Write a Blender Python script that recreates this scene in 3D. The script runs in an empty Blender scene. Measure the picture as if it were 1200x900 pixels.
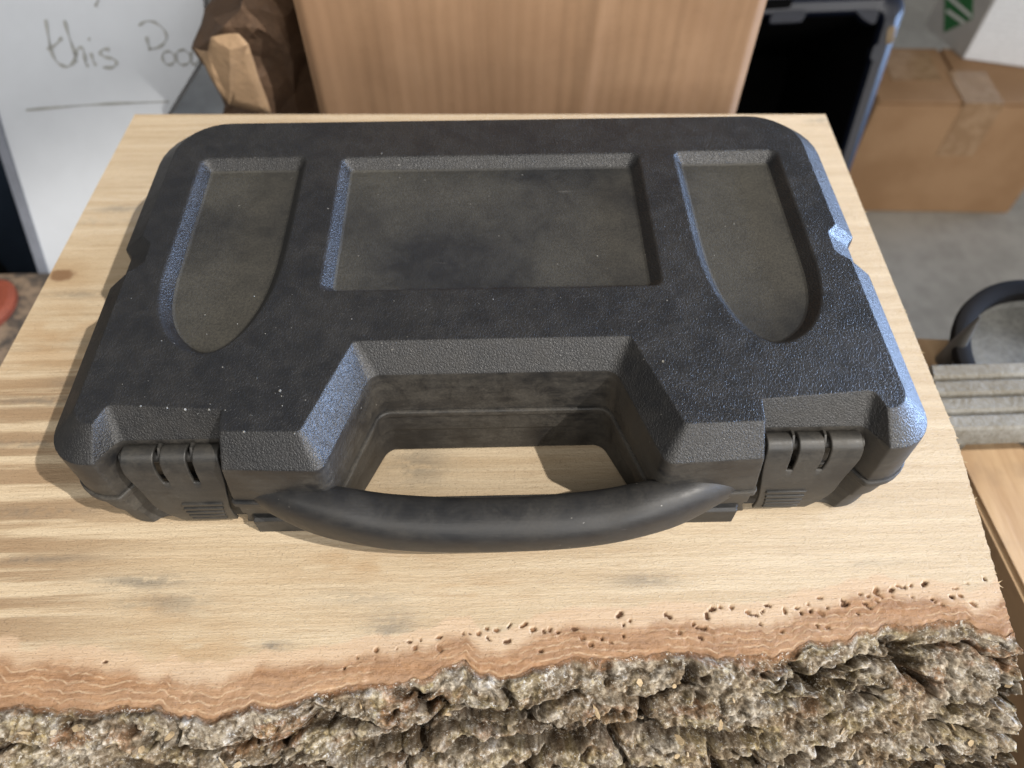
import bpy, bmesh, math, random
import numpy as np
from mathutils import Vector, Matrix, noise as mnoise
R = math.radians
C = bpy.context.scene.collection
sc = bpy.context.scene

# ------------------------------------------------------------------ camera, light, exposure
PITCH = R(54.757); YAW = R(1.342); FPX = 880.0; CAMZ = 0.300
CX = 0.00342
cam_d = bpy.data.cameras.new('camera'); cam = bpy.data.objects.new('camera', cam_d); C.objects.link(cam)
cam.location = (CX, -0.0001, CAMZ)
cam.rotation_euler = (R(90) - PITCH, 0, -YAW)
cam_d.sensor_width = 36; cam_d.lens = 36 * FPX / 1200
cam_d.clip_start = .01; cam_d.clip_end = 50
cam_d.dof.use_dof = True; cam_d.dof.focus_distance = .30; cam_d.dof.aperture_fstop = 8.0
sc.camera = cam
w = bpy.data.worlds.new('World'); sc.world = w; w.use_nodes = True
bg = w.node_tree.nodes['Background']; bg.inputs['Color'].default_value = (1, .98, .95, 1); bg.inputs['Strength'].default_value = .21
SUN = Vector((.73, -.40, 1)).normalized()
def lamp(name, kind, loc, target, energy, color, **kw):
    l = bpy.data.lights.new(name, kind); l.energy = energy; l.color = color
    for k, v in kw.items(): setattr(l, k, v)
    o = bpy.data.objects.new(name, l); C.objects.link(o); o.location = loc
    o.rotation_euler = (Vector(target) - Vector(loc)).to_track_quat('-Z', 'Y').to_euler()
    return o
lamp('low_sunlight_lamp', 'SPOT', Vector((.06, .13, 0)) + SUN * 7, (.06, .13, 0), 2300, (1, .94, .86), shadow_soft_size=.04, spot_size=R(6.4), spot_blend=.12)
lamp('doorway_sky_light', 'AREA', (3.2, .9, .38), (0, .22, .36), 58, (.43, .62, 1), shape='RECTANGLE', size=3.6, size_y=1.0, spread=R(46))
lamp('open_door_daylight', 'AREA', (2.2, -3.2, 1.5), (0, .5, -.2), 138, (1, .97, .93), shape='RECTANGLE', size=3.6, size_y=2.2)
lamp('overhead_fill', 'AREA', (-.8, -1.8, 2.4), (0, .5, -.2), 34, (1, .95, .88), shape='RECTANGLE', size=2.2, size_y=1.4)  # unseen fill lamp, added overhead to lift the general light
vs = sc.view_settings; vs.view_transform = 'Standard'; vs.look = 'None'; vs.exposure = 0; vs.gamma = 1; vs.use_curve_mapping = False

# ------------------------------------------------------------------ pixel helpers (1200x900 photograph -> place)
def ray(px, py):
    u = (px - 600) / FPX; v = (py - 450) / FPX
    d = Vector((u, math.cos(PITCH) - v * math.sin(PITCH), -math.sin(PITCH) - v * math.cos(PITCH)))
    return Matrix.Rotation(-YAW, 3, 'Z') @ d
O = Vector((CX, -.0001, CAMZ))
def at_z(px, py, z): d = ray(px, py); return O + d * ((z - O.z) / d.z)
def at_y(px, py, y): d = ray(px, py); return O + d * ((y - O.y) / d.y)
def at_plane(px, py, p, n): d = ray(px, py); return O + d * ((Vector(p) - O).dot(n) / d.dot(n))

# ------------------------------------------------------------------ numpy noise
rng = np.random.default_rng(7)
TAB = rng.random((256, 256))
def vnoise(x, y, s=0):
    x = np.asarray(x, float) + s * 17.31; y = np.asarray(y, float) + s * 9.77
    xi = np.floor(x).astype(int); yi = np.floor(y).astype(int); fx = x - xi; fy = y - yi
    fx = fx * fx * fx * (fx * (fx * 6 - 15) + 10); fy = fy * fy * fy * (fy * (fy * 6 - 15) + 10)
    g = lambda a, b: TAB[a & 255, b & 255]
    return (g(xi, yi) * (1 - fx) + g(xi + 1, yi) * fx) * (1 - fy) + (g(xi, yi + 1) * (1 - fx) + g(xi + 1, yi + 1) * fx) * fy
def fbm(x, y, o=4, s=0, g=.5):
    t = 0; a = 1; n = 0
    for i in range(o): t = t + a * vnoise(x * 2 ** i, y * 2 ** i, s + i * 3); n += a; a *= g
    return t / n
def worley(x, y, pts):
    f1 = np.full(x.shape, 1e9); f2 = np.full(x.shape, 1e9); idx = np.zeros(x.shape, int)
    for i, (a, b) in enumerate(pts):
        d = (x - a) ** 2 + (y - b) ** 2
        m = d < f1
        f2 = np.where(m, f1, np.minimum(f2, d)); f1 = np.where(m, d, f1); idx[m] = i
    return np.sqrt(f1), np.sqrt(f2), idx
def sstep(a, b, x): t = np.clip((x - a) / (b - a), 0, 1); return t * t * (3 - 2 * t)

# ------------------------------------------------------------------ object helpers
def tag(o, label=None, cat=None, group=None, kind=None):
    if label: o['label'] = label
    if cat: o['category'] = cat
    if group: o['group'] = group
    if kind: o['kind'] = kind
    return o
def empty(name, loc, label, cat, group=None):
    o = bpy.data.objects.new(name, None); C.objects.link(o); o.location = loc; o.empty_display_size = .02
    return tag(o, label, cat, group)
def obj_mesh(name, me, mats, parent=None):
    o = bpy.data.objects.new(name, me); C.objects.link(o)
    for m in (mats if isinstance(mats, (list, tuple)) else [mats]): me.materials.append(m)
    if parent:
        o.parent = parent
        if not parent.parent and parent.type == 'EMPTY': o.matrix_parent_inverse = Matrix.Translation(parent.location).inverted()
    return o
def finish(bm, smooth=True, ang=30):
    if smooth:
        for f in bm.faces: f.smooth = True
        for e in bm.edges:
            if len(e.link_faces) == 2 and e.calc_face_angle(0) > R(ang): e.smooth = False
def obj(name, bm, mats, parent=None, smooth=True, ang=30, recalc=True):
    if recalc: bmesh.ops.recalc_face_normals(bm, faces=bm.faces)
    finish(bm, smooth, ang)
    me = bpy.data.meshes.new(name); bm.to_mesh(me); bm.free()
    return obj_mesh(name, me, mats, parent)
def add_box(bm, x0, x1, y0, y1, z0, z1, M=None, bev=0):
    vs_ = [bm.verts.new(Vector((x, y, z)) if M is None else M @ Vector((x, y, z))) for x in (x0, x1) for y in (y0, y1) for z in (z0, z1)]
    fs = [bm.faces.new([vs_[i] for i in q]) for q in ((0, 1, 3, 2), (4, 6, 7, 5), (0, 4, 5, 1), (2, 3, 7, 6), (0, 2, 6, 4), (1, 5, 7, 3))]
    if bev: bmesh.ops.bevel(bm, geom=list({e for f in fs for e in f.edges}), offset=bev, segments=2, affect='EDGES', profile=.6)
def strip(bm, A, B, mat=0, closed=True):
    n = len(A); out = []
    for i in range(n if closed else n - 1):
        j = (i + 1) % n
        f = bm.faces.new((A[i], A[j], B[j], B[i])); f.material_index = mat; out.append(f)
    return out
def grid_mesh(name, P, mats, parent=None, wrap=False, attrs=None, smooth=True):
    ny, nx = P.shape[:2]
    V = P.reshape(-1, 3)
    j, i = np.meshgrid(np.arange(ny - 1), np.arange(nx - 1), indexing='ij')
    a = (j * nx + i).ravel(); F = np.stack([a, a + 1, a + nx + 1, a + nx], 1)
    me = bpy.data.meshes.new(name)
    me.vertices.add(len(V)); me.vertices.foreach_set('co', V.astype(np.float32).ravel())
    me.loops.add(F.size); me.loops.foreach_set('vertex_index', F.astype(np.int32).ravel())
    me.polygons.add(len(F)); me.polygons.foreach_set('loop_start', np.arange(0, F.size, 4, dtype=np.int32))
    me.polygons.foreach_set('use_smooth', np.full(len(F), smooth))
    me.update(); me.validate()
    for k, v in (attrs or {}).items():
        v = np.asarray(v)
        if v.ndim == 3:
            at = me.attributes.new(k, 'FLOAT_COLOR', 'POINT'); c = np.ones((len(V), 4), np.float32); c[:, :3] = v.reshape(-1, 3); at.data.foreach_set('color', c.ravel())
        else:
            at = me.attributes.new(k, 'FLOAT', 'POINT'); at.data.foreach_set('value', v.astype(np.float32).ravel())
    return obj_mesh(name, me, mats, parent)

# ------------------------------------------------------------------ materials
class NT:
    def __init__(s, name):
        s.m = bpy.data.materials.new(name); s.m.use_nodes = True; s.t = s.m.node_tree; s.n = s.t.nodes
        s.b = s.n['Principled BSDF']; s.co = s.n.new('ShaderNodeTexCoord').outputs['Object']
    def link(s, a, b):
        if hasattr(a, 'is_output') or isinstance(a, bpy.types.NodeSocket): s.t.links.new(a, b)
        else: b.default_value = a
    def node(s, typ, ins=None, **props):
        n = s.n.new(typ)
        for k, v in props.items(): setattr(n, k, v)
        for k, v in (ins or {}).items(): s.link(v, n.inputs[k])
        return n
    def scale(s, v, co=None): return s.node('ShaderNodeVectorMath', {0: co or s.co, 1: v}, operation='MULTIPLY').outputs[0]
    def add(s, a, b): return s.node('ShaderNodeVectorMath', {0: a, 1: b}, operation='ADD').outputs[0]
    def noise(s, sc_, det=4, rough=.55, co=None, dist=0, col=False):
        n = s.node('ShaderNodeTexNoise', {'Vector': co or s.co, 'Scale': sc_, 'Detail': det, 'Roughness': rough, 'Distortion': dist})
        return n.outputs['Color' if col else 'Fac']
    def math(s, op, a, b=0, clamp=False): return s.node('ShaderNodeMath', {0: a, 1: b}, operation=op, use_clamp=clamp).outputs[0]
    def rng(s, v, a, b, c=0, d=1, smooth=True):
        return s.node('ShaderNodeMapRange', {'Value': v, 'From Min': a, 'From Max': b, 'To Min': c, 'To Max': d}, interpolation_type='SMOOTHSTEP' if smooth else 'LINEAR').outputs[0]
    def mix(s, f, a, b, blend='MIX'):
        n = s.node('ShaderNodeMix', data_type='RGBA', blend_type=blend)
        s.link(f, n.inputs[0]); s.link(a if not isinstance(a, tuple) else a + (1,), n.inputs[6]); s.link(b if not isinstance(b, tuple) else b + (1,), n.inputs[7])
        return n.outputs[2]
    def attr(s, name, col=False): return s.node('ShaderNodeAttribute', attribute_name=name).outputs['Color' if col else 'Fac']
    def bump(s, h, dist, strength=1, normal=None):
        n = s.node('ShaderNodeBump', {'Height': h, 'Distance': dist, 'Strength': strength})
        if normal is not None: s.link(normal, n.inputs['Normal'])
        return n.outputs[0]
    def out(s, color=None, rough=None, normal=None, **kw):
        if color is not None: s.link(color if not isinstance(color, tuple) else color + (1,), s.b.inputs['Base Color'])
        if rough is not None: s.link(rough, s.b.inputs['Roughness'])
        if normal is not None: s.link(normal, s.b.inputs['Normal'])
        for k, v in kw.items(): s.link(v, s.b.inputs[k])
        return s.m

def plastic(name, grain, dust, bevel=.0006, base=(.011, .0115, .013), dustc=(.070, .062, .050), rough=.42, soft=False):
    t = NT(name)
    big = t.noise(26, 5, .6); mid = t.noise(95, 4, .65, dist=.6)
    str_ = t.noise(1, 4, .65, co=t.scale((60, 60, 320), t.co)) if not grain else t.noise(210, 4, .7)
    d = t.rng(t.math('ADD', t.math('ADD', t.math('MULTIPLY', big, .45), t.math('MULTIPLY', mid, .30)), t.math('MULTIPLY', str_, .25)), .38, .62)
    fine = t.noise(900, 2, .7)
    if soft: d = t.math('ADD', t.rng(t.noise(13, 3, .45), .34, .64, .05, .95), t.math('ADD', t.rng(mid, .35, .65, -.08, .08), t.rng(str_, .3, .7, -.07, .07)))
    d = t.math('MULTIPLY', d, t.rng(fine, .3, .7, .55, 1.1))
    d = t.math('MULTIPLY', d, dust, True)
    col = t.mix(d, base, dustc)
    # pale scuffs and single specks
    v = t.node('ShaderNodeTexVoronoi', {'Vector': t.add(t.co, t.scale((.0015, .0015, .0015), t.noise(400, 2, .6, col=True))), 'Scale': 230.0, 'Randomness': 1.0})
    spk = t.math('MULTIPLY', t.rng(v.outputs['Distance'], .05, .09, 1, 0), t.rng(t.node('ShaderNodeSeparateColor', {0: v.outputs['Color']}).outputs[0], .78, .82, 0, 1))
    spk = t.math('MULTIPLY', spk, t.rng(t.noise(14, 2), .44, .60))
    col = t.mix(t.math('MULTIPLY', spk, .75), col, (.32, .31, .29))
    scr = t.noise(1, 3, .5, co=t.scale((38, 900, 300), t.add(t.co, t.scale((.02, .02, .02), t.noise(9, 1, col=True)))))
    scrm = t.math('MULTIPLY', t.rng(scr, .70, .76), t.rng(t.noise(30, 2), .5, .7))
    col = t.mix(t.math('MULTIPLY', scrm, .25), col, (.2, .19, .18))
    bev = t.node('ShaderNodeBevel', {'Radius': bevel}, samples=3).outputs[0] if bevel else None
    nrm = bev
    if grain:
        wv = t.scale((.0011, .0011, .0011), t.noise(330, 3, .6, col=True))
        wc = t.add(t.scale((1.0, .72, 1), t.co), wv)
        v2 = t.node('ShaderNodeTexVoronoi', {'Vector': wc, 'Scale': 820.0}, feature='DISTANCE_TO_EDGE').outputs['Distance']
        v3 = t.node('ShaderNodeTexVoronoi', {'Vector': wc, 'Scale': 1900.0}, feature='DISTANCE_TO_EDGE').outputs['Distance']
        h = t.math('ADD', t.math('MULTIPLY', t.rng(v2, 0, .25), .7), t.math('MULTIPLY', t.rng(v3, 0, .3), .35))
        h = t.math('ADD', h, t.math('MULTIPLY', t.noise(260, 3, .6), .5))
        nrm = t.bump(h, grain, 1, nrm)
    else:
        h = t.math('ADD', t.noise(700, 3, .7), t.math('MULTIPLY', scr, 1.2))
        nrm = t.bump(h, .00004, 1, nrm)
    r = t.math('ADD', t.math('MULTIPLY', d, .30), t.rng(mid, .3, .7, rough - .05, rough + .06), True)
    return t.out(col, r, nrm, **{'Specular IOR Level': .6})

def simple(name, col, rough=.6, var=.25, sc_=20, bumpd=0, bsc=200, metal=0, spec=.5, col2=None):
    t = NT(name)
    n = t.noise(sc_, 5, .6); n2 = t.noise(sc_ * 9, 3, .6)
    f = t.math('ADD', t.math('MULTIPLY', n, .65), t.math('MULTIPLY', n2, .35))
    c2 = col2 or tuple(c * (1 - var) for c in col)
    c = t.mix(t.rng(f, .35, .65), c2, col)
    nr = t.bump(t.noise(bsc, 3, .6), bumpd) if bumpd else None
    return t.out(c, rough, nr, Metallic=metal, **{'Specular IOR Level': spec})

M_top = plastic('leather_grain_black_plastic', .00012, .19, bevel=.0011, rough=.40)
M_rec = plastic('dusty_recess_plastic', .00005, .62, dustc=(.074, .068, .052), bevel=.0006, rough=.55, soft=True)
M_smooth = plastic('smooth_black_plastic', 0, .75, rough=.42)
M_dusty = plastic('smooth_dusty_plastic', 0, .95, rough=.48)
M_handle = plastic('satin_handle_plastic', 0, .30, bevel=0, rough=.47)
M_latch = plastic('latch_plastic', 0, .6, bevel=.0004, rough=.42, base=(.016, .0165, .017))

# ------------------------------------------------------------------ loops with fillets (metres in, polygon given in mm)
SEG = 8
def fillet_loop(verts):
    n = len(verts); out = []
    for i in range(n):
        p = Vector(verts[i][:2]); r = verts[i][2]
        a = Vector(verts[i - 1][:2]); b = Vector(verts[(i + 1) % n][:2])
        u = (a - p); v = (b - p); lu, lv = u.length, v.length; u /= lu; v /= lv
        ang = u.angle(v); t = r / math.tan(ang / 2)
        t = min(t, .9 * lu, .9 * lv); r = t * math.tan(ang / 2)
        bis = (u + v)
        if bis.length < 1e-6 or r < 1e-4:
            out += [p.copy() for _ in range(SEG + 1)]; continue
        c = p + bis.normalized() * (r / math.sin(ang / 2))
        s = p + u * t; e = p + v * t
        a0 = math.atan2(s.y - c.y, s.x - c.x); a1 = math.atan2(e.y - c.y, e.x - c.x)
        da = (a1 - a0 + math.pi) % (2 * math.pi) - math.pi
        for k in range(SEG + 1):
            th = a0 + da * k / SEG
            out.append(c + Vector((math.cos(th), math.sin(th))) * r)
    return out
def mirror(half):   # right half listed from back to front centre
    return half + [(-x, y, r) for x, y, r in reversed(half)]
def offset_poly(verts, d):   # d>0 grows outwards; loop runs clockwise seen from above
    n = len(verts); out = []
    for i in range(n):
        p = Vector(verts[i][:2]); a = Vector(verts[i - 1][:2]); b = Vector(verts[(i + 1) % n][:2])
        e0 = (p - a).normalized(); e1 = (b - p).normalized()
        n0 = Vector((-e0.y, e0.x)); n1 = Vector((-e1.y, e1.x))
        m = (n0 + n1) / max(.3, 1 + n0.dot(n1))
        cross = e0.x * e1.y - e0.y * e1.x
        r = max(.3, verts[i][2] + (d if cross < 0 else -d))
        out.append((p.x + m.x * d, p.y + m.y * d, r))
    return out
def put(bm, pts, z): return [bm.verts.new((p[0] * .001, p[1] * .001, z * .001)) for p in pts]

H = 65.0
T = [(154.5, 331, 24), (155.3, 250.5, 2.5), (150.4, 246, 5), (150.4, 233.5, 5), (156, 228.5, 2.5), (157, 151, 8), (147.8, 151.5, .8), (145, 159.8, 3), (101.6, 156.6, .6), (100.8, 147, .8), (71, 146.3, 2.6), (55.6, 188.2, 2.5)]
L1 = [(167, 343, 30), (167.6, 252.5, 3), (163.5, 248, 6), (163.5, 234, 6), (168, 229.5, 3), (168.3, 139.6, 17), (149.6, 140.2, 1.2), (142.5, 150.5, 5), (101.3, 150.5, 1), (101.2, 137, .8), (64, 135.3, 5), (49.6, 179, 6)]
L2 = [(168, 344, 31), (168.6, 252.5, 3), (164.8, 248, 6), (164.8, 234, 6), (169, 229.5, 3), (169.1, 138.8, 17), (149.8, 139.4, 1.2), (143.5, 148.5, 6), (103.5, 148.5, 1), (103.6, 136.4, .8), (63.6, 134.6, 5.5), (49.3, 177.6, 7)]
B5 = [(163, 338, 27), (163.5, 252.5, 3), (160.2, 248, 6), (160.2, 234, 6), (164, 229.5, 3), (164, 143.5, 16), (147, 141.8, 1.5), (143.5, 143.9, 6), (107.6, 143.9, 1), (107.8, 141.5, .8), (64.6, 141, 5), (48.6, 175.2, 7)]

case = empty('carrying_case', (0, .235, 0), 'black textured plastic carrying case with handle and two latches, lying shut on the wooden slab', 'case')

# --- lid
bm = bmesh.new()
eT = put(bm, fillet_loop(mirror(T)), H)
e1 = put(bm, fillet_loop(mirror(L1)), H - 10.5)
e1b = put(bm, fillet_loop(offset_poly(mirror(L1), .25)), H - 12)
e2 = put(bm, fillet_loop(mirror(L2)), H - 31)
e3 = put(bm, fillet_loop(offset_poly(mirror(L2), .1)), H - 34.2)
e4 = put(bm, fillet_loop(offset_poly(mirror(L2), -2.5)), H - 34.2)
strip(bm, eT, e1, 0); strip(bm, e1, e1b, 2); strip(bm, e1b, e2, 2); strip(bm, e2, e3, 2); strip(bm, e3, e4, 2)
nT = len(eT) // 24
def faces_of_edges(poly_idx):  # quad strip indices of edge after polygon vertex i plus its fillet
    return range(poly_idx * (SEG + 1) + SEG, (poly_idx + 1) * (SEG + 1))
# recess loops on top
def catmull(pts, n):
    out = []; m = len(pts)
    for i in range(m):
        p0, p1, p2, p3 = (Vector(pts[(i + k - 1) % m]) for k in range(4))
        for k in range(n):
            t = k / n
            out.append(.5 * ((2 * p1) + (p2 - p0) * t + (2 * p0 - 5 * p1 + 4 * p2 - p3) * t * t + (3 * p1 - p0 - 3 * p2 + p3) * t ** 3))
    return out
def side_recess(d, s):
    x0, x1, y1 = 89 + d, 141 - d, 304.3 - d
    rr = max(1.2, 4.5 - d * .6)
    pts = []
    for (cx, cy, a0) in ((x0 + rr, y1 - rr, 180), (x1 - rr, y1 - rr, 90)):
        for k in range(7):
            a = R(a0 - 90 * k / 6); pts.append(Vector((cx + rr * math.cos(a), cy + rr * math.sin(a))))
    # bullet nose: right flank, tip, left flank
    xr = x1; yb = 182.7 + d
    nose = [(141 - d, 240), (140.8 - d, 224), (138.6 - d * .95, 209.5 + d * .1), (133.8 - d * .85, 197 + d * .5), (126.2 - d * .55, 187.8 + d * .85), (116.2, 182.9 + d), (107.3 + d * .5, 185.6 + d * .9), (99.0 + d * .85, 196 + d * .5), (93 + d * .95, 212 + d * .2), (90.2 + d, 229), (89.3 + d, 247)]
    dense = []
    m = len(nose)
    for i in range(m - 1):
        p0 = Vector(nose[max(i - 1, 0)]); p1 = Vector(nose[i]); p2 = Vector(nose[i + 1]); p3 = Vector(nose[min(i + 2, m - 1)])
        for k in range(6):
            t = k / 6
            dense.append(.5 * ((2 * p1) + (p2 - p0) * t + (2 * p0 - 5 * p1 + 4 * p2 - p3) * t * t + (3 * p1 - p0 - 3 * p2 + p3) * t ** 3))
    dense.append(Vector(nose[-1]))
    pts += dense
    return [Vector((p.x * s, p.y)) for p in pts]
def center_recess(d):
    q = [(-73.0 + d, 303.4 - d), (73.0 - d, 303.4 - d), (73.0 - d, 215 + d), (-73.0 + d, 215 + d)]
    return fillet_loop([(x, y, max(1.0, 4.5 - d * .5)) for x, y in q])
loops = []
floors = []
for fn in (lambda d: side_recess(d, 1), lambda d: side_recess(d, -1), center_recess):
    A = put(bm, fn(0), H); B = put(bm, fn(.8), H - .35); D = put(bm, fn(4.6), H - 4.6); E_ = put(bm, fn(5.6), H - 5.1)
    strip(bm, A, B, 0); strip(bm, B, D, 0); strip(bm, D, E_, 1)
    f = bm.faces.new(E_); f.material_index = 1; floors.append(f)
    loops.append(A)
bm.edges.ensure_lookup_table()
ed = []
for L in [eT] + loops:
    for i in range(len(L)):
        ed.append(bm.edges.get((L[i], L[(i + 1) % len(L)])))
r_ = bmesh.ops.triangle_fill(bm, edges=ed, use_beauty=True, normal=(0, 0, 1))
for g in r_['geom']:
    if isinstance(g, bmesh.types.BMFace): g.material_index = 0
bmesh.ops.triangulate(bm, faces=floors)
# latch bays and cut-out back wall carry the dusty smooth finish
lid = obj('lid', bm, [M_top, M_rec, M_smooth], case, ang=15)

# --- base
bm = bmesh.new()
mL2 = mirror(L2); mB = mirror(B5)
def blend(t, off=0): return offset_poly([tuple(a[k] * (1 - t) + b[k] * t for k in range(3)) for a, b in zip(mL2, mB)], off)
lv = [(offset_poly(mL2, -2.5), 30.4), (offset_poly(mL2, .9), 30.4), (offset_poly(mL2, 1.3), 29.8), (offset_poly(mL2, 1.3), 27.6), (offset_poly(mL2, .7), 26.6), (blend(.05), 25.8), (blend(.30), 16), (blend(.34, -.9), 15.4), (blend(.6, -.9), 8), (blend(.9), 1.6), (blend(1, -1.2), 0)]
prev = None
first = None
for vts, z in lv:
    cur = put(bm, fillet_loop(vts), z)
    if prev: strip(bm, prev, cur, 0)
    else: first = cur
    prev = cur
ed = [bm.edges.get((prev[i], prev[(i + 1) % len(prev)])) for i in range(len(prev))]
bmesh.ops.triangle_fill(bm, edges=ed, use_beauty=True, normal=(0, 0, -1))
base = obj('base', bm, [M_dusty], case, ang=28)
# foot ledge under the handle
bm = bmesh.new()
fp = [(-103.5, 141), (-101.5, 136.6), (101.5, 136.6), (103.5, 141), (64, 142.5), (63, 146), (-63, 146), (-64, 142.5)]
a = put(bm, [Vector(p) for p in fp], .1); b = put(bm, [Vector(p) for p in fp], 10); c = put(bm, [Vector((p[0] * .995, p[1] + (1.2 if p[1] < 142 else 0))) for p in fp], 11.2)
strip(bm, a, b); strip(bm, b, c); bm.faces.new(c); bm.faces.new(list(reversed(a)))
obj('foot_ledge', bm, [M_dusty], case, ang=25)

# --- handle : swept along a forward bow
bm = bmesh.new()
rings = []
NS = 72; NR = 28
for i in range(NS + 1):
    u = -1 + 2 * i / NS
    x = 97 * u; ax = abs(x)
    yf = 116.4 + 20.2 * (ax / 97) ** 2.8            # front face
    yb = 135.8 + 6.0 * (ax / 70) ** 2                # back face
    yb = min(yb, 150)
    k = float(sstep(58, 97, np.array(ax)))
    zt = 37.6 - 1.5 * (1 - min(1, ax / 55) ** 2) + 2.0 * float(sstep(40, 66, np.array(ax))) - 3.5 * float(sstep(76, 97, np.array(ax)))
    zb = 14.0 + 7.5 * float(sstep(70, 97, np.array(ax)))
    cy, cz = (yf + yb) / 2, (zt + zb) / 2; ry, rz = (yb - yf) / 2, (zt - zb) / 2
    ring = []
    for j in range(NR):
        a = 2 * math.pi * j / NR
        ca, sa = math.cos(a), math.sin(a)
        e = .72
        yy = cy + ry * math.copysign(abs(ca) ** e, ca); zz = cz + rz * math.copysign(abs(sa) ** e, sa)
        if sa > 0 and ca < 0: zz -= 1.6 * (-ca) * sa        # front shoulder falls away a little
        ring.append(bm.verts.new((x * .001, yy * .001, zz * .001)))
    rings.append(ring)
for a, b in zip(rings, rings[1:]): strip(bm, a, b)
bm.faces.new(rings[0]); bm.faces.new(list(reversed(rings[-1])))
obj('handle', bm, [M_handle], case, ang=60)
# fillet gussets where the handle meets the lid cheeks
# --- latches
def latch(s):
    # profile (y, z) from behind the knuckle over the top and down the front
    prof = []
    for k in range(11):
        a = R(195 - 145 * k / 10)   # knuckle arc seen from the side
        prof.append((146.2 - 4.6 * math.cos(R(180) - a) * -1 if False else 146.2 + 4.6 * math.cos(a), 49.2 + 4.6 * math.sin(a)))
    prof = [(146.2 + 4.6 * math.cos(R(20 + 150 * k / 10)), 49.4 + 4.6 * math.sin(R(20 + 150 * k / 10))) for k in range(11)]
    prof += [(141.0, 48), (140.4, 46), (140.0, 43.5), (139.4, 40), (138.7, 36), (138.0, 31), (137.7, 26), (137.8, 21), (138.3, 16), (138.9, 12), (139.8, 7.5), (140.4, 5.2)]
    NP = len(prof); NU = 60
    def xin(z): return 104.2 + 5.8 * float(sstep(50, 4, np.array(z)))
    def xout(z): return (141.6 - 1.0 * max(0, (z - 50) / 5) - 3.4 * float(sstep(48, 30, np.array(z))) - 5.5 * float(sstep(31, 2, np.array(z))) ** 1.3)
    bm = bmesh.new(); V = []
    slots = ((.27, .335), (.60, .665))
    for (y, z) in prof:
        a, b = xin(z), xout(z)
        V.append([bm.verts.new((s * (a + (b - a) * u / NU) * .001, y * .001, z * .001)) for u in range(NU + 1)])
    for i in range(NP - 1):
        for u in range(NU):
            uc = (u + .5) / NU
            if 1 <= i < 14 and any(p < uc < q for p, q in slots): continue
            bm.faces.new((V[i][u], V[i][u + 1], V[i + 1][u + 1], V[i + 1][u]))
    bmesh.ops.delete(bm, geom=[v for v in bm.verts if not v.link_faces], context='VERTS')
    bmesh.ops.recalc_face_normals(bm, faces=bm.faces)
    # normals must look outwards (towards -y)
    f = min(bm.faces, key=lambda f: f.calc_center_median().y)
    if f.normal.y > 0: bmesh.ops.reverse_faces(bm, faces=bm.faces)
    o = obj('latch', bm, [M_latch], case, ang=35, recalc=False)
    o['label'] = 'latch to the right of the handle, brighter and closer to the door' if s > 0 else 'latch to the left of the handle'
    md = o.modifiers.new('thick', 'SOLIDIFY'); md.thickness = .0016; md.offset = -1
    md2 = o.modifiers.new('soft', 'BEVEL'); md2.width = .0003; md2.segments = 1; md2.limit_method = 'ANGLE'; md2.angle_limit = R(50)
    # hinge pin with two ribs behind the slots
    bm = bmesh.new()
    A = [bm.verts.new((s * .1035, (146.2 + 2.4 * math.cos(t)) * .001, (49.4 + 2.4 * math.sin(t)) * .001)) for t in np.linspace(0, 2 * math.pi, 14, endpoint=False)]
    B = [bm.verts.new((s * .1425, v.co.y, v.co.z)) for v in A]
    strip(bm, A, B); bm.faces.new(A); bm.faces.new(B)
    obj('hinge_pin', bm, [M_latch], o)
    for p, q in slots:
        bm = bmesh.new(); xm = 104.2 + 37 * p - .3
        pts = [(150.3, 51.5), (149, 54.6), (146.5, 54.9), (144.5, 53), (142.6, 49), (141.6, 44), (146, 44)]
        a = [bm.verts.new((s * xm * .001, y * .001, z * .001)) for y, z in pts]; b = [bm.verts.new((s * (xm + .9) * .001, y * .001, z * .001)) for y, z in pts]
        strip(bm, a, b); bm.faces.new(a); bm.faces.new(b)
        obj('hinge_rib', bm, [M_latch], o)
    for k in range(5):
        z = 25.5 - 3.9 * k; y = np.interp(z, [5.2, 7.5, 12, 16, 21, 26], [140.4, 139.8, 138.9, 138.3, 137.8, 137.7])
        bm = bmesh.new()
        xa = xin(z) + 2.4 + .2 * k; xb = xin(z) + 18.6 - .25 * k
        x0, x1 = sorted((s * xa * .001, s * xb * .001))
        add_box(bm, x0, x1, (y - .75) * .001, (y + .6) * .001, (z - .9) * .001, (z + .9) * .001, bev=.0003)
        obj('grip_rib', bm, [M_latch], o)
latch(-1); latch(1)

# ------------------------------------------------------------------ the live-edge slab
slab = empty('wooden_slab', (0, .2, 0), 'thick pale live edge wooden slab with rough bark along its front, under the black case', 'slab')
edge_px = [(-420, 800), (-200, 815), (0, 826), (50, 830), (100, 832), (150, 830), (200, 836), (250, 842), (300, 824), (340, 822), (370, 812), (400, 804), (457, 800), (500, 792), (530, 780), (543, 771), (556, 790), (587, 797), (613, 787), (647, 774), (700, 772), (750, 770), (797, 767), (833, 769), (870, 770), (900, 769), (930, 760), (947, 752), (987, 750), (1017, 741), (1067, 733), (1110, 729), (1133, 729), (1150, 740), (1183, 746), (1230, 746)]
ep = np.array([tuple(at_z(x, y, 0))[:2] for x, y in edge_px])
X0, X1 = -.2575, .2045
NX = 900
xs = np.linspace(X0, X1, NX)
edge = np.interp(xs, ep[:, 0], ep[:, 1])
edge = edge + .0014 * (fbm(xs * 260, xs * 0 + 3.3, 4) - .5) * 2 + .0030 * (fbm(xs * 70, xs * 0 + 8.3, 3) - .5) * 2
rows = list(np.arange(0, 84) * .0006)
st = .0008
while rows[-1] < .37: rows.append(rows[-1] + st); st = min(st * 1.05, .0013)
dist = np.array(rows); dist = dist * (.37 / dist[-1]) if False else dist
NYW = len(dist)
dl = dist / dist[-1]
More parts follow.
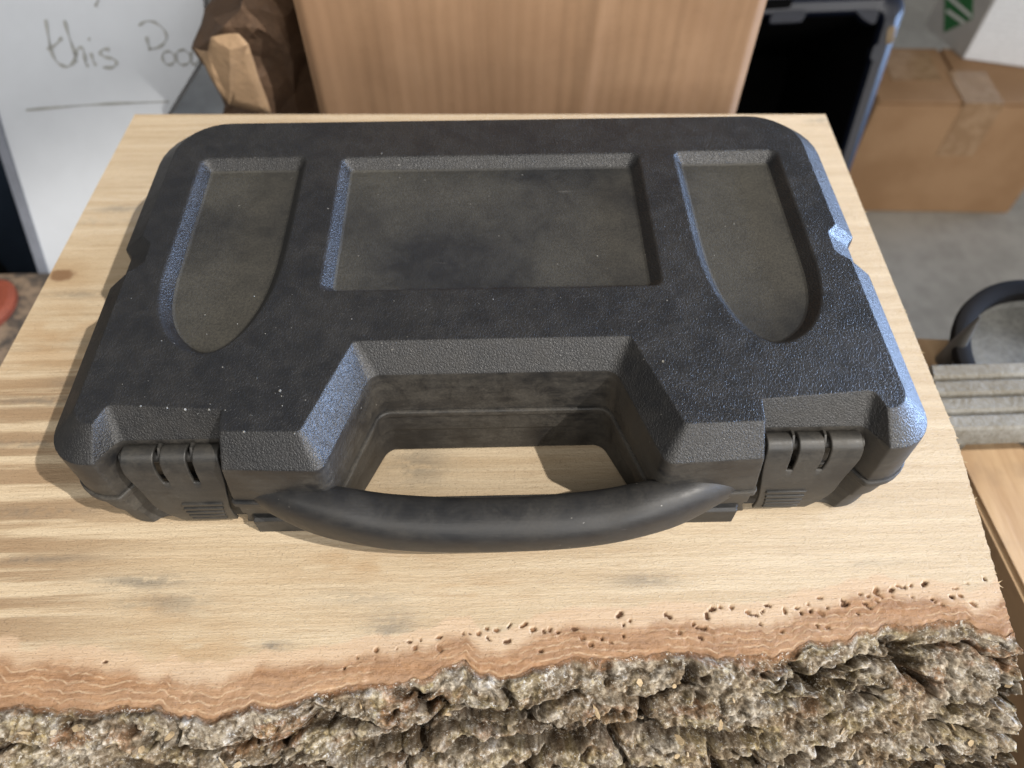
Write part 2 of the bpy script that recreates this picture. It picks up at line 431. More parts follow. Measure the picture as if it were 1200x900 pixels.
# right edge and left edge as functions of y; back edge slightly out of square
def xr_of(y): return np.interp(y, [.05, .088, .178, .30, .424], [.2035, .2045, .2148, .2165, .2189])
def xl_of(y): return np.interp(y, [0, .228, .434], [-.40, -.2457, -.2338]) if False else np.interp(y, [0, .065, .228, .29, .434], [-.2595, -.2575, -.2457, -.242, -.2338])
U = (xs - X0) / (X1 - X0)
smooth_edge = np.interp(xs, np.linspace(X0, X1, 12), np.interp(np.linspace(X0, X1, 12), ep[:, 0], ep[:, 1]))
Dg, Ug = np.meshgrid(dist, U, indexing='ij')
E2 = np.broadcast_to(edge, Dg.shape)
back = .434 + (.4235 - .434) * Ug
tt = Dg / dist[-1]
Yg = E2 + (back - E2) * tt * 1.0
scl = (back - E2) / dist[-1]
dreal = Dg * scl
yline = np.linspace(0, .44, 50)
xr = np.interp(Yg, yline, xr_of(yline)); xl = np.interp(Yg, yline, xl_of(yline))
# ragged saw-torn right rim
rag = (fbm(Yg * 900, Yg * 0 + 1.7, 3, 5) - .5) * .0016 * sstep(.30, .12, Yg)
Xg = xl + (xr + rag - xl) * Ug
# left part: the visible frame ends at x about -.19..-.25 so the slab runs to its own left end
Zg = np.zeros_like(Xg)
lay = dreal + .0030 * (fbm(Xg * 40, Yg * 130, 3, 2) - .5) + .0006 * (fbm(Xg * 300, Yg * 400, 2, 9) - .5)
redw = .0112 + .014 * (fbm(Xg * 26, Xg * 0 + 5, 4, 4) - .5)
red = sstep(redw + .0046, redw - .0018, lay)
pink = sstep(redw + .010, redw + .0075, dreal + .005 * (fbm(Xg * 30, Yg * 120, 3, 11) - .5))
# thin inner-bark layers: pale torn lines with tiny steps
lw = .0026 + .0016 * fbm(Xg * 15, Yg * 15, 2, 21)
ph = lay / lw + 2.2 * fbm(Xg * 16, Yg * 40, 3, 13)
fr = ph - np.floor(ph)
lines = np.exp(-((fr - .12) / .075) ** 2) * red * sstep(.34, .50, fbm(Xg * 40, Yg * 90, 2, 8))
Zg -= red * .00012 * (1 - fr) + red * .0004 * (fbm(Xg * 500, Yg * 900, 3, 6) - .5)
Zg += .00012 * (fbm(Xg * 250, Yg * 1500, 3, 31) - .5) * (1 - red)
# worm holes
hA = [(10,550),(55,513),(118,518),(123,484),(193,480),(240,457,9,0),(280,450),(260,477),(345,440,7,0),(345,480,7,55),(428,427),(452,427),(485,427),(518,445,7,45),(545,415,5,-20),(590,400,6,-40),(585,455,9,-15),(640,398,13,-32),(675,412,5,-25),(712,422),(733,415),(760,422),(820,411,5,0),(848,442),(880,467),(917,447),(947,457),(992,397),(1016,384),(992,436),(1148,365,11,30),(700,490),(1190,425)]
hB = [(38,395),(86,367,7,85),(80,410),(65,443,5,40),(132,336),(172,336),(230,355,4,40),(252,362,11,5),(297,330,10,8),(358,346,6,75),(403,338,4,0),(416,355),(443,324),(452,348),(487,356,6,40),(508,338),(480,302,7,10),(572,325,8,-12),(628,290,4,0),(643,324,5,25),(680,285,5,60),(697,297,8,45),(683,310),(683,272,4,0),(738,265),(738,297),(780,267),(803,257,3,-50),(808,299),(850,252,7,-30),(617,357),(473,400,4,70),(512,406),(348,420),(950,270),(948,298),(1020,323,7,35)]
hx = random.Random(77)
extra = []
for _ in range(18):
    x_ = hx.uniform(430, 1165); yb_ = float(np.interp(x_, [430, 600, 800, 1000, 1165], [775, 742, 722, 702, 690])); extra.append((x_, yb_ + hx.uniform(-14, 22), hx.choice([0, 4, 6, 8]), hx.uniform(-40, 40)))
hole = np.zeros_like(Xg); frass = np.zeros_like(Xg)
allh = [(h[0] / 3 + 400, h[1] / 3 + 600) + tuple(h[2:]) for h in hA] + [(h[0] / 3 + 800, h[1] / 3 + 600) + tuple(h[2:]) for h in hB] + [(123, 776, 3, 0)] + extra
hr = random.Random(5)
for h in allh:
    c = at_z(h[0], h[1], 0); ln = (h[2] if len(h) > 2 else 0) * .00012 * .95; an = R(-(h[3] if len(h) > 3 else 0))
    ax, ay = math.cos(an) * ln, math.sin(an) * ln
    rr = hr.choice([hr.uniform(.0004, .0007), hr.uniform(.0007, .00105)])
    px = Xg - c.x; py = Yg - c.y
    if ln > 0: tq = np.clip((px * ax + py * ay) / (ln * ln), -1, 1)
    else: tq = 0
    dd = np.sqrt((px - tq * ax) ** 2 + (py - tq * ay) ** 2) + .00075 * (fbm(Xg * 900, Yg * 900, 2, 3) - .5)
    m = sstep(rr, rr * .72, dd)
    hole = np.maximum(hole, m)
    frass = np.maximum(frass, m * (hr.random() < .55))
    Zg -= m * (hr.uniform(.0005, .0013))
rimdrop = sstep(.0022, 0, dreal) * .0004
Zg -= rimdrop * (.4 + fbm(Xg * 300, Yg * 300, 2, 17))
stain = np.zeros_like(Xg); warmst = np.zeros_like(Xg)
st_n = fbm(Xg * 90, Yg * 420, 4, 61); st_f = fbm(Xg * 500, Yg * 900, 3, 67)
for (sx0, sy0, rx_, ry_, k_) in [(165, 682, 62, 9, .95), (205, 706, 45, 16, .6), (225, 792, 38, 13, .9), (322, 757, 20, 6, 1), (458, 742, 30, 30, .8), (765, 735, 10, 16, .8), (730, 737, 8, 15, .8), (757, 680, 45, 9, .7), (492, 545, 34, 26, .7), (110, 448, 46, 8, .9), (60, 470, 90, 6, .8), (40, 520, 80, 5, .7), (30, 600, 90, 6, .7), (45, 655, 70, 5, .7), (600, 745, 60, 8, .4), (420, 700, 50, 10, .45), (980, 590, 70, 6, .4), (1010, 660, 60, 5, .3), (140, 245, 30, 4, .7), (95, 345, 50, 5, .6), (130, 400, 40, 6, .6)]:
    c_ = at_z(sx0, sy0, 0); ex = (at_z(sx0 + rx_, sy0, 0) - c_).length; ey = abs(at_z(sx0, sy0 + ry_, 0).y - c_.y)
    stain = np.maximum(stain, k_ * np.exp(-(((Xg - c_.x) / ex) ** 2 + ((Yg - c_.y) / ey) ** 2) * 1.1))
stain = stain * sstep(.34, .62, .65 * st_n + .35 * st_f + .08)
for (sx0, sy0, rx_, ry_) in [(205, 712, 60, 22), (235, 760, 60, 25), (60, 400, 60, 50), (420, 660, 70, 16), (560, 690, 90, 14)]:
    c_ = at_z(sx0, sy0, 0); ex = (at_z(sx0 + rx_, sy0, 0) - c_).length; ey = abs(at_z(sx0, sy0 + ry_, 0).y - c_.y)
    warmst = np.maximum(warmst, np.exp(-(((Xg - c_.x) / ex) ** 2 + ((Yg - c_.y) / ey) ** 2)))
warmst *= sstep(.3, .65, fbm(Xg * 60, Yg * 200, 4, 69))
t = NT('sawn_pale_wood')
g = t.co
warp = t.scale((.010, .006, 0), t.noise(7, 3, .5, col=True))
gw = t.add(g, warp)
n1 = t.noise(1, 5, .62, co=t.scale((5, 115, 20), gw)); n2 = t.noise(1, 3, .6, co=t.scale((26, 720, 60), gw))
n3 = t.noise(1, 4, .6, co=t.scale((11, 34, 10), g)); n4 = t.noise(1, 3, .65, co=t.scale((170, 1300, 300), g))
wvn = t.node('ShaderNodeTexWave', {'Vector': t.scale((1.6, 21, 1), gw), 'Scale': 1.6, 'Distortion': 5.0, 'Detail': 3.0, 'Detail Scale': 1.3}, wave_type='BANDS', bands_direction='Y').outputs['Fac']
c = t.mix(t.rng(n1, .32, .68), (.475, .367, .24), (.59, .484, .342))
c = t.mix(t.math('MULTIPLY', t.rng(wvn, .45, .95), .22), c, (.44, .315, .19))
c = t.mix(t.math('MULTIPLY', t.rng(n2, .52, .68), .38), c, (.36, .25, .15))
c = t.mix(t.math('MULTIPLY', t.rng(n4, .5, .75), .28), c, (.74, .62, .43))
saw = t.node('ShaderNodeTexWave', {'Vector': t.scale((14, 120, 1), gw), 'Scale': 1.0, 'Distortion': 9.0, 'Detail': 4.0, 'Detail Scale': 2.2, 'Detail Roughness': .65}, wave_type='BANDS', bands_direction='Y').outputs['Fac']
sxx = t.node('ShaderNodeSeparateXYZ', {0: g}).outputs[0]
sawm = t.math('MULTIPLY', t.rng(saw, .62, .95), t.rng(t.math('ADD', sxx, t.math('MULTIPLY', n3, .1)), -.12, .16, .08, .24))
c = t.mix(t.math('MULTIPLY', sawm, t.rng(t.noise(1, 3, .6, co=t.scale((60, 300, 60), g)), .35, .6)), c, (.38, .275, .175))
c = t.mix(t.rng(t.math('ADD', sxx, t.math('MULTIPLY', n3, .15)), .02, .30, 0, .45), c, t.mix(.5, c, (.66, .57, .44)))
por = t.noise(1, 2, .6, co=t.scale((420, 2600, 800), gw))
c = t.mix(t.math('MULTIPLY', t.rng(por, .63, .68), .6), c, (.27, .18, .105))
fuz = t.noise(1, 2, .7, co=t.scale((900, 1700, 900), t.add(g, t.scale((.004, .004, 0), t.noise(90, 2, col=True)))))
c = t.mix(t.math('MULTIPLY', t.rng(fuz, .62, .70), .5), c, (.80, .70, .53))
# left front: darker grain lines
sx = t.node('ShaderNodeSeparateXYZ', {0: g}).outputs
leftm = t.math('MULTIPLY', t.math('MULTIPLY', t.rng(t.math('ADD', sx[0], t.math('MULTIPLY', n3, .08)), -.08, -.17), t.rng(t.math('ADD', sx[1], t.math('MULTIPLY', n3, .05)), .275, .235)), t.rng(n1, .58, .46))
c = t.mix(t.math('MULTIPLY', leftm, .75), c, (.27, .175, .10))
# grey-blue stain patches
stn = t.math('MULTIPLY', t.rng(n3, .60, .74), t.rng(t.noise(160, 4, .7), .36, .62))
c = t.mix(t.math('MULTIPLY', stn, .55), c, (.20, .185, .15))
c = t.mix(t.math('MULTIPLY', t.attr('warm'), .5), c, (.40, .25, .125))
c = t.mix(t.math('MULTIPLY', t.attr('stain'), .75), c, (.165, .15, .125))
# knot near the left rim
kp = at_z(73, 322, 0)
kd = t.node('ShaderNodeVectorMath', {0: t.scale((.62, 1.0, 1), t.add(g, (-kp.x, -kp.y, 0)))}, operation='LENGTH').outputs['Value']
kd = t.math('ADD', kd, t.math('MULTIPLY', t.math('SUBTRACT', t.noise(120, 3), .5), .006))
c = t.mix(t.math('MULTIPLY', t.rng(kd, .017, .004), .35), c, (.36, .22, .10))
c = t.mix(t.math('MULTIPLY', t.rng(kd, .0055, .0025), .8), c, (.17, .085, .04))
pa, ra, la, ha, fa = (t.attr(k) for k in ('pink', 'red', 'lines', 'hole', 'frass'))
cp = t.mix(t.rng(n2, .35, .65), (.52, .37, .245), (.59, .44, .305))
c = t.mix(t.math('MULTIPLY', pa, .8), c, cp)
cr = t.mix(t.rng(t.noise(1, 4, .6, co=t.scale((60, 260, 100), gw)), .35, .65), (.225, .112, .052), (.335, .18, .088))
cr = t.mix(t.math('MULTIPLY', t.rng(t.noise(700, 3, .7), .5, .75), .25), cr, (.55, .33, .19))
c = t.mix(t.math('MULTIPLY', ra, t.rng(n1, .3, .7, .7, .92)), c, cr)
c = t.mix(t.math('MULTIPLY', la, .7), c, (.60, .44, .29))
c = t.mix(ha, c, t.mix(fa, (.10, .05, .026), (.25, .14, .075)))
hgt = t.math('ADD', t.math('ADD', t.math('MULTIPLY', n2, .22), t.math('MULTIPLY', n4, .6)), t.math('ADD', t.math('MULTIPLY', saw, -.10), t.math('MULTIPLY', t.rng(fuz, .58, .72), .5)))
hgt = t.math('ADD', hgt, t.math('MULTIPLY', t.noise(1500, 2, .7), .5))
M_wood = t.out(c, .72, t.bump(hgt, .00035, 1), **{'Specular IOR Level': .25})
P = np.stack([Xg, Yg, Zg], 2)
board = grid_mesh('sawn_top', P, M_wood, slab, attrs={'stain': stain, 'warm': warmst, 'pink': pink, 'red': red, 'lines': lines, 'hole': hole, 'frass': frass})
# body under the top skin: back, left and right cut faces and underside
TH = .052
M_cut = simple('cut_wood_side', (.42, .29, .16), .8, .4, 60, .0005, 500)
bm = bmesh.new()
rim = [tuple(P[j, 0]) for j in range(NYW)] + [tuple(P[-1, i]) for i in range(1, NX, 30)] + [tuple(P[-1, -1])] + [tuple(P[j, -1]) for j in range(NYW - 2, -1, -1)]
a = [bm.verts.new(p) for p in rim]; b = [bm.verts.new((p[0], p[1], -TH)) for p in rim]
strip(bm, a, b, closed=False); bm.faces.new(b)
obj('cut_sides', bm, [M_cut], slab, smooth=False)

# --- bark
NB = 330
sl = np.linspace(0, 1, NB) ** 1.0 * .135          # length down the slope
# profile: leaves the rim nearly level, rolls over and dives
ang = R(22) + R(17) * sstep(0, .03, sl) + R(4) * sstep(.06, .13, sl)
py_ = -np.concatenate([[0], np.cumsum(np.cos(ang[1:]) * np.diff(sl))]); pz_ = -np.concatenate([[0], np.cumsum(np.sin(ang[1:]) * np.diff(sl))])
NXB = 1000
xb = np.linspace(-.2575, .2045, NXB)
eb = np.interp(xb, xs, edge)
eb_s = np.convolve(np.pad(eb, 60, mode='edge'), np.ones(121) / 121, 'valid')
S, XB = np.meshgrid(sl, xb, indexing='ij')
kk = np.clip(S / .03, 0, 1)
YB = (np.broadcast_to(eb, S.shape) * (1 - kk) + np.broadcast_to(eb_s, S.shape) * kk) + py_[:, None]
ZB = np.broadcast_to(pz_[:, None], S.shape).copy()
wx = XB + .009 * (fbm(XB * 60, S * 90, 4, 41) - .5) * 2; wy = S + .005 * (fbm(XB * 60, S * 90, 4, 47) - .5) * 2
def jworley(x, y, seed):
    xi = np.floor(x).astype(int); yi = np.floor(y).astype(int)
    f1 = np.full(x.shape, 9.0); f2 = f1.copy(); cid = np.zeros(x.shape, int); cx_ = np.zeros(x.shape); cy_ = np.zeros(x.shape)
    for a in (-1, 0, 1):
        for b in (-1, 0, 1):
            gx_ = xi + a; gy_ = yi + b
            h1 = TAB[(gx_ * 7 + seed) & 255, (gy_ * 13 + seed * 3) & 255]; h2 = TAB[(gx_ * 11 + seed * 5) & 255, (gy_ * 5 + seed) & 255]
            qx = gx_ + .1 + .8 * h1; qy = gy_ + .1 + .8 * h2
            d = np.hypot(x - qx, y - qy); m = d < f1
            f2 = np.where(m, f1, np.minimum(f2, d)); f1 = np.where(m, d, f1)
            cid = np.where(m, (gx_ * 131 + gy_ * 71) & 65535, cid); cx_ = np.where(m, x - qx, cx_); cy_ = np.where(m, y - qy, cy_)
    return f1, f2, cid, cx_, cy_
def hsh(cid, k): return TAB[(cid + k * 37) & 255, (cid // 256 + k * 91) & 255]
f1, f2, id1, ux, uy = jworley((wx - .25 * wy) / .040, wy / .0145, 3)
crack = sstep(.13, .01, f2 - f1) * sstep(.28, .5, fbm(XB * 40, S * 60, 3, 43))
w2x = wx + .0035 * (fbm(XB * 300, S * 300, 3, 51) - .5) * 2; w2y = wy + .0028 * (fbm(XB * 300, S * 300, 3, 57) - .5) * 2
g1, g2, id2, vx, vy = jworley(w2x / .0125, w2y / .0068, 11)
crack2 = sstep(.16, .02, g2 - g1)
w3x = XB + .0012 * (fbm(XB * 700, S * 700, 2, 53) - .5) * 2; w3y = S + .0012 * (fbm(XB * 700, S * 700, 2, 59) - .5) * 2
k1, k2, id3, zx, zy = jworley(w3x / .0034, w3y / .0024, 23)
crack3 = sstep(.2, .03, k2 - k1)
ridge = 1 - np.abs(2 * fbm(XB * 24, wy * 120, 5, 61) - 1)
mid = fbm(XB * 120, S * 190, 4, 71); fin = fbm(XB * 600, S * 700, 4, 77, .62)
amp = sstep(.0, .010, S + .005 * (fbm(XB * 90, XB * 0 + 2, 3, 81) - .5))
def blur(a, k, ax):
    pad = [(0, 0), (0, 0)]; pad[ax] = (k, k); p = np.pad(a, pad, mode='edge'); c_ = np.cumsum(p, axis=ax)
    c_ = np.concatenate([np.zeros_like(np.take(c_, [0], ax)), c_], ax); n_ = a.shape[ax]; w_ = 2 * k + 1
    return (np.take(c_, np.arange(w_, w_ + n_), ax) - np.take(c_, np.arange(0, n_), ax)) / w_
def soft(a, kx, ks):
    for _ in range(2): a = blur(blur(a, kx, 1), ks, 0)
    return a
disp = (soft(.0022 * (hsh(id1, 1) - .35) + .0014 * uy * (hsh(id1, 2) * 2 - .6) + .0008 * ux * (hsh(id1, 3) * 2 - 1), 2, 4)
        + soft(.0013 * (hsh(id2, 1) - .4) + .0012 * vy * (hsh(id2, 2) * 2 - .7) - .0030 * crack2, 1, 1) - soft(.0085 * crack, 1, 1) + .0005 * (hsh(id3, 1) - .4)
        + .0034 * (ridge - .7) + .0016 * (mid - .5) + .0013 * (fin - .5)
        - .0006 * crack3)
fz = fbm(XB * 17 + wy * 8, wy * 82, 4, 141, .55)
fiss = sstep(.035, .004, np.abs(fz - .5)) * sstep(.42, .56, fbm(XB * 35, S * 70, 3, 143))
disp -= soft(.0060 * fiss, 1, 1); crack = np.maximum(crack, fiss)
disp += soft(.0022 * sstep(.5, .53, fz) * sstep(.60, .53, fz), 1, 3)
# a few deep long fissures
for (fx, fy, fl, fa_, fd) in [(-.02, .020, .045, -.12, .009), (.05, .030, .06, .05, .010), (-.10, .026, .05, .16, .009), (.10, .055, .05, -.10, .010), (-.17, .035, .06, .1, .008), (.02, .068, .08, -.05, .010), (-.06, .055, .04, -.2, .009), (.175, .060, .03, -.15, .010), (.155, .07, .05, .08, .010)]:
    lx = (wx - fx) * math.cos(fa_) + (wy - fy) * math.sin(fa_); ly = -(wx - fx) * math.sin(fa_) + (wy - fy) * math.cos(fa_)
    q = np.exp(-(ly / .0028) ** 2) * sstep(fl, fl * .6, np.abs(lx)); disp -= fd * q
    crack = np.maximum(crack, q)
nyv = np.sin(ang)[:, None]; nzv = np.cos(ang)[:, None]
YB = YB - nyv * disp * amp * 1.25; ZB = ZB + nzv * disp * amp * 1.25 + .0010 * amp
XB2 = XB + .0024 * (fbm(S * 140, XB * 40, 4, 91) - .5) * sstep(.18, .2045, XB)
# lip where the bark peels off the red inner layer
lip = .0028 * sstep(.0, .004, S) * sstep(.012, .005, S) * sstep(.42, .6, fbm(XB * 45, XB * 0 + 7, 4, 95))
ZB += lip
# colour
def col(r_, g_, b_): return np.array([r_, g_, b_])
Cb = np.zeros(S.shape + (3,))
pal = np.array([(.30, .25, .185), (.36, .33, .27), (.26, .20, .14), (.40, .375, .33), (.31, .235, .15), (.34, .30, .235), (.22, .17, .12)])
Cb[:] = pal[(hsh(id2, 5) * 6.99).astype(int)] * .5 + pal[(hsh(id1, 6) * 6.99).astype(int)] * .3 + pal[(hsh(id3, 7) * 6.99).astype(int)] * .2
def mixc(m, c_): 
    global Cb
    Cb = Cb * (1 - m[..., None]) + c_ * m[..., None]
big = fbm(XB * 30, S * 60, 4, 101); sp = fbm(XB * 420, S * 520, 3, 103); sp2 = fbm(XB * 170, S * 240, 4, 107)
mixc(.75 * sstep(.50, .64, sp2) * sstep(.40, .55, big), col(.53, .52, .49))          # pale lichen crust
mixc(.55 * sstep(.56, .68, fbm(XB * 120, S * 150, 4, 111)), col(.43, .37, .20))         # yellow-green lichen
mixc(.7 * sstep(.56, .66, fbm(XB * 50, S * 90, 4, 113)) * sstep(.05, .01, S), col(.33, .17, .085))   # exposed red inner bark
crust = fbm(XB * 900, S * 1000, 3, 117, .7)
mixc(.65 * sstep(.54, .60, crust) * sstep(.42, .58, sp2), col(.60, .58, .53))
mixc(.45 * sstep(.48, .42, crust), col(.14, .11, .08))
mixc(.4 * sstep(.55, .64, sp), col(.55, .50, .41))
mixc(.5 * sstep(.45, .3, sp), col(.12, .09, .06))
mixc(.8 * np.clip(crack * 1.0 + crack2 * .6, 0, 1), col(.06, .04, .026))                # dark dirt tone and painted-in shade in the cracks
mixc(sstep(-.19, -.27, XB + .05 * (big - .5)) * .0, col(.1, .1, .1))
redlip = sstep(.0030, .0005, S + .004 * (sp2 - .5)) * .85
mixc(redlip, col(.27, .155, .09))
t = NT('rough_tree_bark')
ca = t.attr('tint', True)
n = t.noise(420, 5, .72); n2 = t.noise(1300, 3, .7); n3 = t.noise(170, 4, .65); n4 = t.noise(800, 4, .75)
cc = t.mix(1.0, ca, t.mix(t.rng(n, .36, .64), (.55, .52, .48), (1.08, 1.06, 1.02)), 'MULTIPLY')
cc = t.mix(t.math('MULTIPLY', t.rng(n4, .55, .62), t.rng(n3, .42, .58, 0, .8)), cc, (.56, .54, .49))
cc = t.mix(t.math('MULTIPLY', t.rng(n4, .44, .38), .55), cc, (.10, .075, .05))
cc = t.mix(t.math('MULTIPLY', t.rng(n3, .56, .66), t.rng(n, .5, .62, 0, .55)), cc, (.42, .34, .17))
cc = t.mix(t.math('MULTIPLY', t.rng(n2, .60, .70), .35), cc, (.66, .63, .56))
hb = t.math('ADD', t.math('MULTIPLY', n4, .9), t.math('MULTIPLY', n2, .5))
M_bark = t.out(cc, .95, t.bump(hb, .00038, 1), **{'Specular IOR Level': .03})
Pb = np.stack([XB2, YB, ZB], 2)
# right end rolls back under itself so the bark has thickness
endc = []
for k in range(1, 12):
    q = Pb[:, -1].copy(); f = k / 11
    q[:, 0] += (.0012 * math.sin(f * 3.1) - .006 * f) + .0022 * (fbm(sl * 420, sl * 0 + k * .35, 3, 121) - .5)
    q[:, 1] += .020 * f * (.3 + .7 * sstep(0, .03, sl)); q[:, 2] -= .010 * f
    endc.append(q[:, None, :])
Pb = np.concatenate([Pb] + endc, 1)
Cb = np.concatenate([Cb] + [Cb[:, -1:] * .9 for _ in endc], 1)
bark = grid_mesh('bark', Pb, M_bark, slab, attrs={'tint': Cb * np.array([.88, .85, .82])})
# loose flakes and splinters
rnd = random.Random(11)
bm = bmesh.new()
for k in range(46):
    y = rnd.uniform(.10, .26) if k < 36 else rnd.uniform(.26, .40)
    x = float(xr_of(y)) - .0006; L = rnd.uniform(.0008, .0026); a = rnd.uniform(-1.1, .5); wd = rnd.uniform(.0002, .0005)
    d = Vector((math.cos(a), math.sin(a), rnd.uniform(-.1, .35))) * L; nrm = Vector((-math.sin(a), math.cos(a), 0)) * wd
    b0 = Vector((x, y, -.0002))
    q = [bm.verts.new(b0 - nrm), bm.verts.new(b0 + nrm), bm.verts.new(b0 + Vector((0, 0, -.0006))), bm.verts.new(b0 + d)]
    for i, j in ((0, 1), (1, 2), (2, 0)): bm.faces.new((q[i], q[j], q[3]))
    bm.faces.new((q[2], q[1], q[0]))
tag(obj('splinters', bm, [simple('pale_splinter', (.62, .48, .30), .8)], slab, smooth=False), kind='stuff')
bm = bmesh.new()
for k in range(170):
    i = rnd.randrange(20, NXB - 5); j = rnd.randrange(14, NB - 20)
    p = Vector(Pb[j, i]); pu = Vector(Pb[j - 3, i]); pr = Vector(Pb[j, i + 3])
    nn = (pr - p).cross(pu - p).normalized()
    if nn.z < 0: nn = -nn
    nn = (nn + Vector((rnd.uniform(-.5, .5), rnd.uniform(-.5, .5), .3))).normalized()
    tx_ = nn.orthogonal().normalized(); tx_.rotate(Matrix.Rotation(rnd.uniform(0, 6.3), 3, nn)); ty_ = nn.cross(tx_)
    sx_, sy_ = rnd.uniform(.0008, .0032), rnd.uniform(.0005, .0014)
    top = [bm.verts.new(p + nn * .0007 + tx_ * (sx_ * math.cos(a) * rnd.uniform(.6, 1.2)) + ty_ * (sy_ * math.sin(a) * rnd.uniform(.6, 1.2))) for a in [k2 * 1.047 for k2 in range(6)]]
    bot = [bm.verts.new(v.co - nn * .0006) for v in top]
    strip(bm, top, bot); bm.faces.new(top); bm.faces.new(bot)
tag(obj('bark_flakes', bm, [simple('torn_bark_flake', (.50, .38, .23), .85, .55, 300)], slab, smooth=False), kind='stuff')

# pale dust flakes and chips lying on the lid and in the handle opening
bm = bmesh.new(); rd = random.Random(21)
fl_px = [(777, 424, 0, 2.2), (448, 428, .012, 1.3), (447, 180, 0, 1.5), (130, 497, .012, 1.2), (165, 476, 0, 1.6), (196, 478, 0, 1.4), (217, 480, 0, 1.8), (245, 480, 0, 1.5), (328, 458, 0, 1.8), (286, 506, 0, 1.6), (345, 508, 0, 1.3), (630, 396, .004, 1.3), (958, 502, .02, 1.6), (680, 450, .02, 1.5), (420, 300, .005, 1.2), (612, 205, .005, 1.2), (860, 262, .005, 1.3), (700, 300, .005, 1.0)]
for k in range(22): fl_px.append((rd.uniform(130, 1030), rd.uniform(345, 395), 0, rd.uniform(.4, .9)))
for k in range(14): fl_px.append((rd.uniform(100, 340), rd.uniform(440, 500), 0, rd.uniform(.4, 1.0)))
for fx_, fy_, dr, sz in fl_px:
    p = at_z(fx_, fy_, .065 - dr); sz *= .00026
    if 430 < fx_ < 720 and fy_ > 395 and dr == 0: continue
    t_ = [bm.verts.new(p + Vector((sz * math.cos(a) * rd.uniform(.6, 1.3), sz * math.sin(a) * rd.uniform(.6, 1.3), sz * rd.uniform(.3, .9)))) for a in (0, 1.3, 2.6, 3.9, 5.1)]
    b_ = [bm.verts.new(v.co - Vector((0, 0, sz * 1.2))) for v in t_]
    strip(bm, t_, b_); bm.faces.new(t_); bm.faces.new(b_)
tag(obj('dust_flakes', bm, [simple('pale_dust_flake', (.26, .25, .225), .9, .3, 400)], None, smooth=False), 'tiny pale dust flakes scattered over the black lid', 'dust', kind='stuff')

# ------------------------------------------------------------------ background
FL = -.70
t = NT('worn_concrete')
n = t.noise(5, 5, .6); n2 = t.noise(45, 4, .65); n3 = t.noise(400, 2, .6)
c = t.mix(t.rng(t.math('ADD', t.math('MULTIPLY', n, .6), t.math('MULTIPLY', n2, .4)), .36, .64), (.29, .275, .24), (.41, .39, .345))
c = t.mix(t.math('MULTIPLY', t.rng(n3, .55, .75), .25), c, (.18, .17, .15))
M_floor = t.out(c, .8, t.bump(n3, .001))
bm = bmesh.new(); q = [bm.verts.new(p) for p in ((-6, -4, FL), (6, -4, FL), (6, 9, FL), (-6, 9, FL))]; bm.faces.new(q)
tag(obj('concrete_floor', bm, [M_floor]), 'worn grey concrete floor of the garage', None, kind='structure')

def cardboard(name, c1, c2, flute=0, axis=0):
    t = NT(name)
    n = t.noise(9, 4, .6); n2 = t.noise(1, 4, .6, co=t.scale((300, 40, 40), t.co)); n3 = t.noise(150, 3, .7)
    c = t.mix(t.rng(n, .35, .65), c1, c2)
    c = t.mix(t.math('MULTIPLY', t.rng(n3, .5, .8), .2), c, tuple(v * .7 for v in c1))
    h = n3
    if flute:
        v = [0, 0, 0]; v[axis] = 1
        wv = t.node('ShaderNodeTexWave', {'Vector': t.add(t.co, t.scale((.004, .004, .0), t.noise(16, 2, col=True))), 'Scale': flute, 'Distortion': .9, 'Detail': 2.0, 'Detail Scale': 2.0}, wave_type='BANDS', bands_direction='XYZ'[axis]).outputs['Fac']
        bw = t.noise(1, 3, .6, co=t.scale((34, 2, 1.2), t.co))
        nf = t.noise(1, 5, .65, co=t.scale((150, 150, 4), t.add(t.co, t.scale((.006, .0, .0), t.noise(11, 2, col=True)))))
        c = t.mix(t.math('MULTIPLY', t.rng(nf, .42, .66), .17), c, tuple(v_ * .66 for v_ in c1))
        c = t.mix(t.math('MULTIPLY', t.math('MULTIPLY', wv, t.rng(bw, .3, .7, .2, 1)), .06), c, tuple(v_ * .8 for v_ in c1))
        c = t.mix(t.math('MULTIPLY', t.rng(bw, .45, .7), .2), c, tuple(v_ * 1.12 for v_ in c2))
        h = t.math('ADD', t.math('MULTIPLY', wv, 1.0), t.math('ADD', t.math('MULTIPLY', n3, .2), t.math('MULTIPLY', bw, 2)))
        return t.out(c, .85, t.bump(h, .00013), **{'Specular IOR Level': .25})
    return t.out(c, .8, t.bump(h, .0004), **{'Specular IOR Level': .3})
M_fluted = cardboard('fluted_cardboard', (.275, .168, .098), (.325, .205, .122), 33, 0)
M_card = cardboard('brown_cardboard', (.30, .175, .09), (.36, .22, .12))
M_cardin = simple('cardboard_edge', (.50, .35, .22), .85, .3, 200)

# tall carton behind the slab
YB0 = .478
pl = at_y(374, 134, YB0); pr_ = at_y(864, 134, YB0)
x0, x1 = pl.x, pr_.x
box1 = empty('cardboard_box', ((x0 + x1) / 2, YB0 + .12, FL), 'tall brown fluted cardboard box standing directly behind the back edge of the slab', 'box')
def panel(name, a, b, thick, mat, parent, seg=60, wav=.0012):
    pass
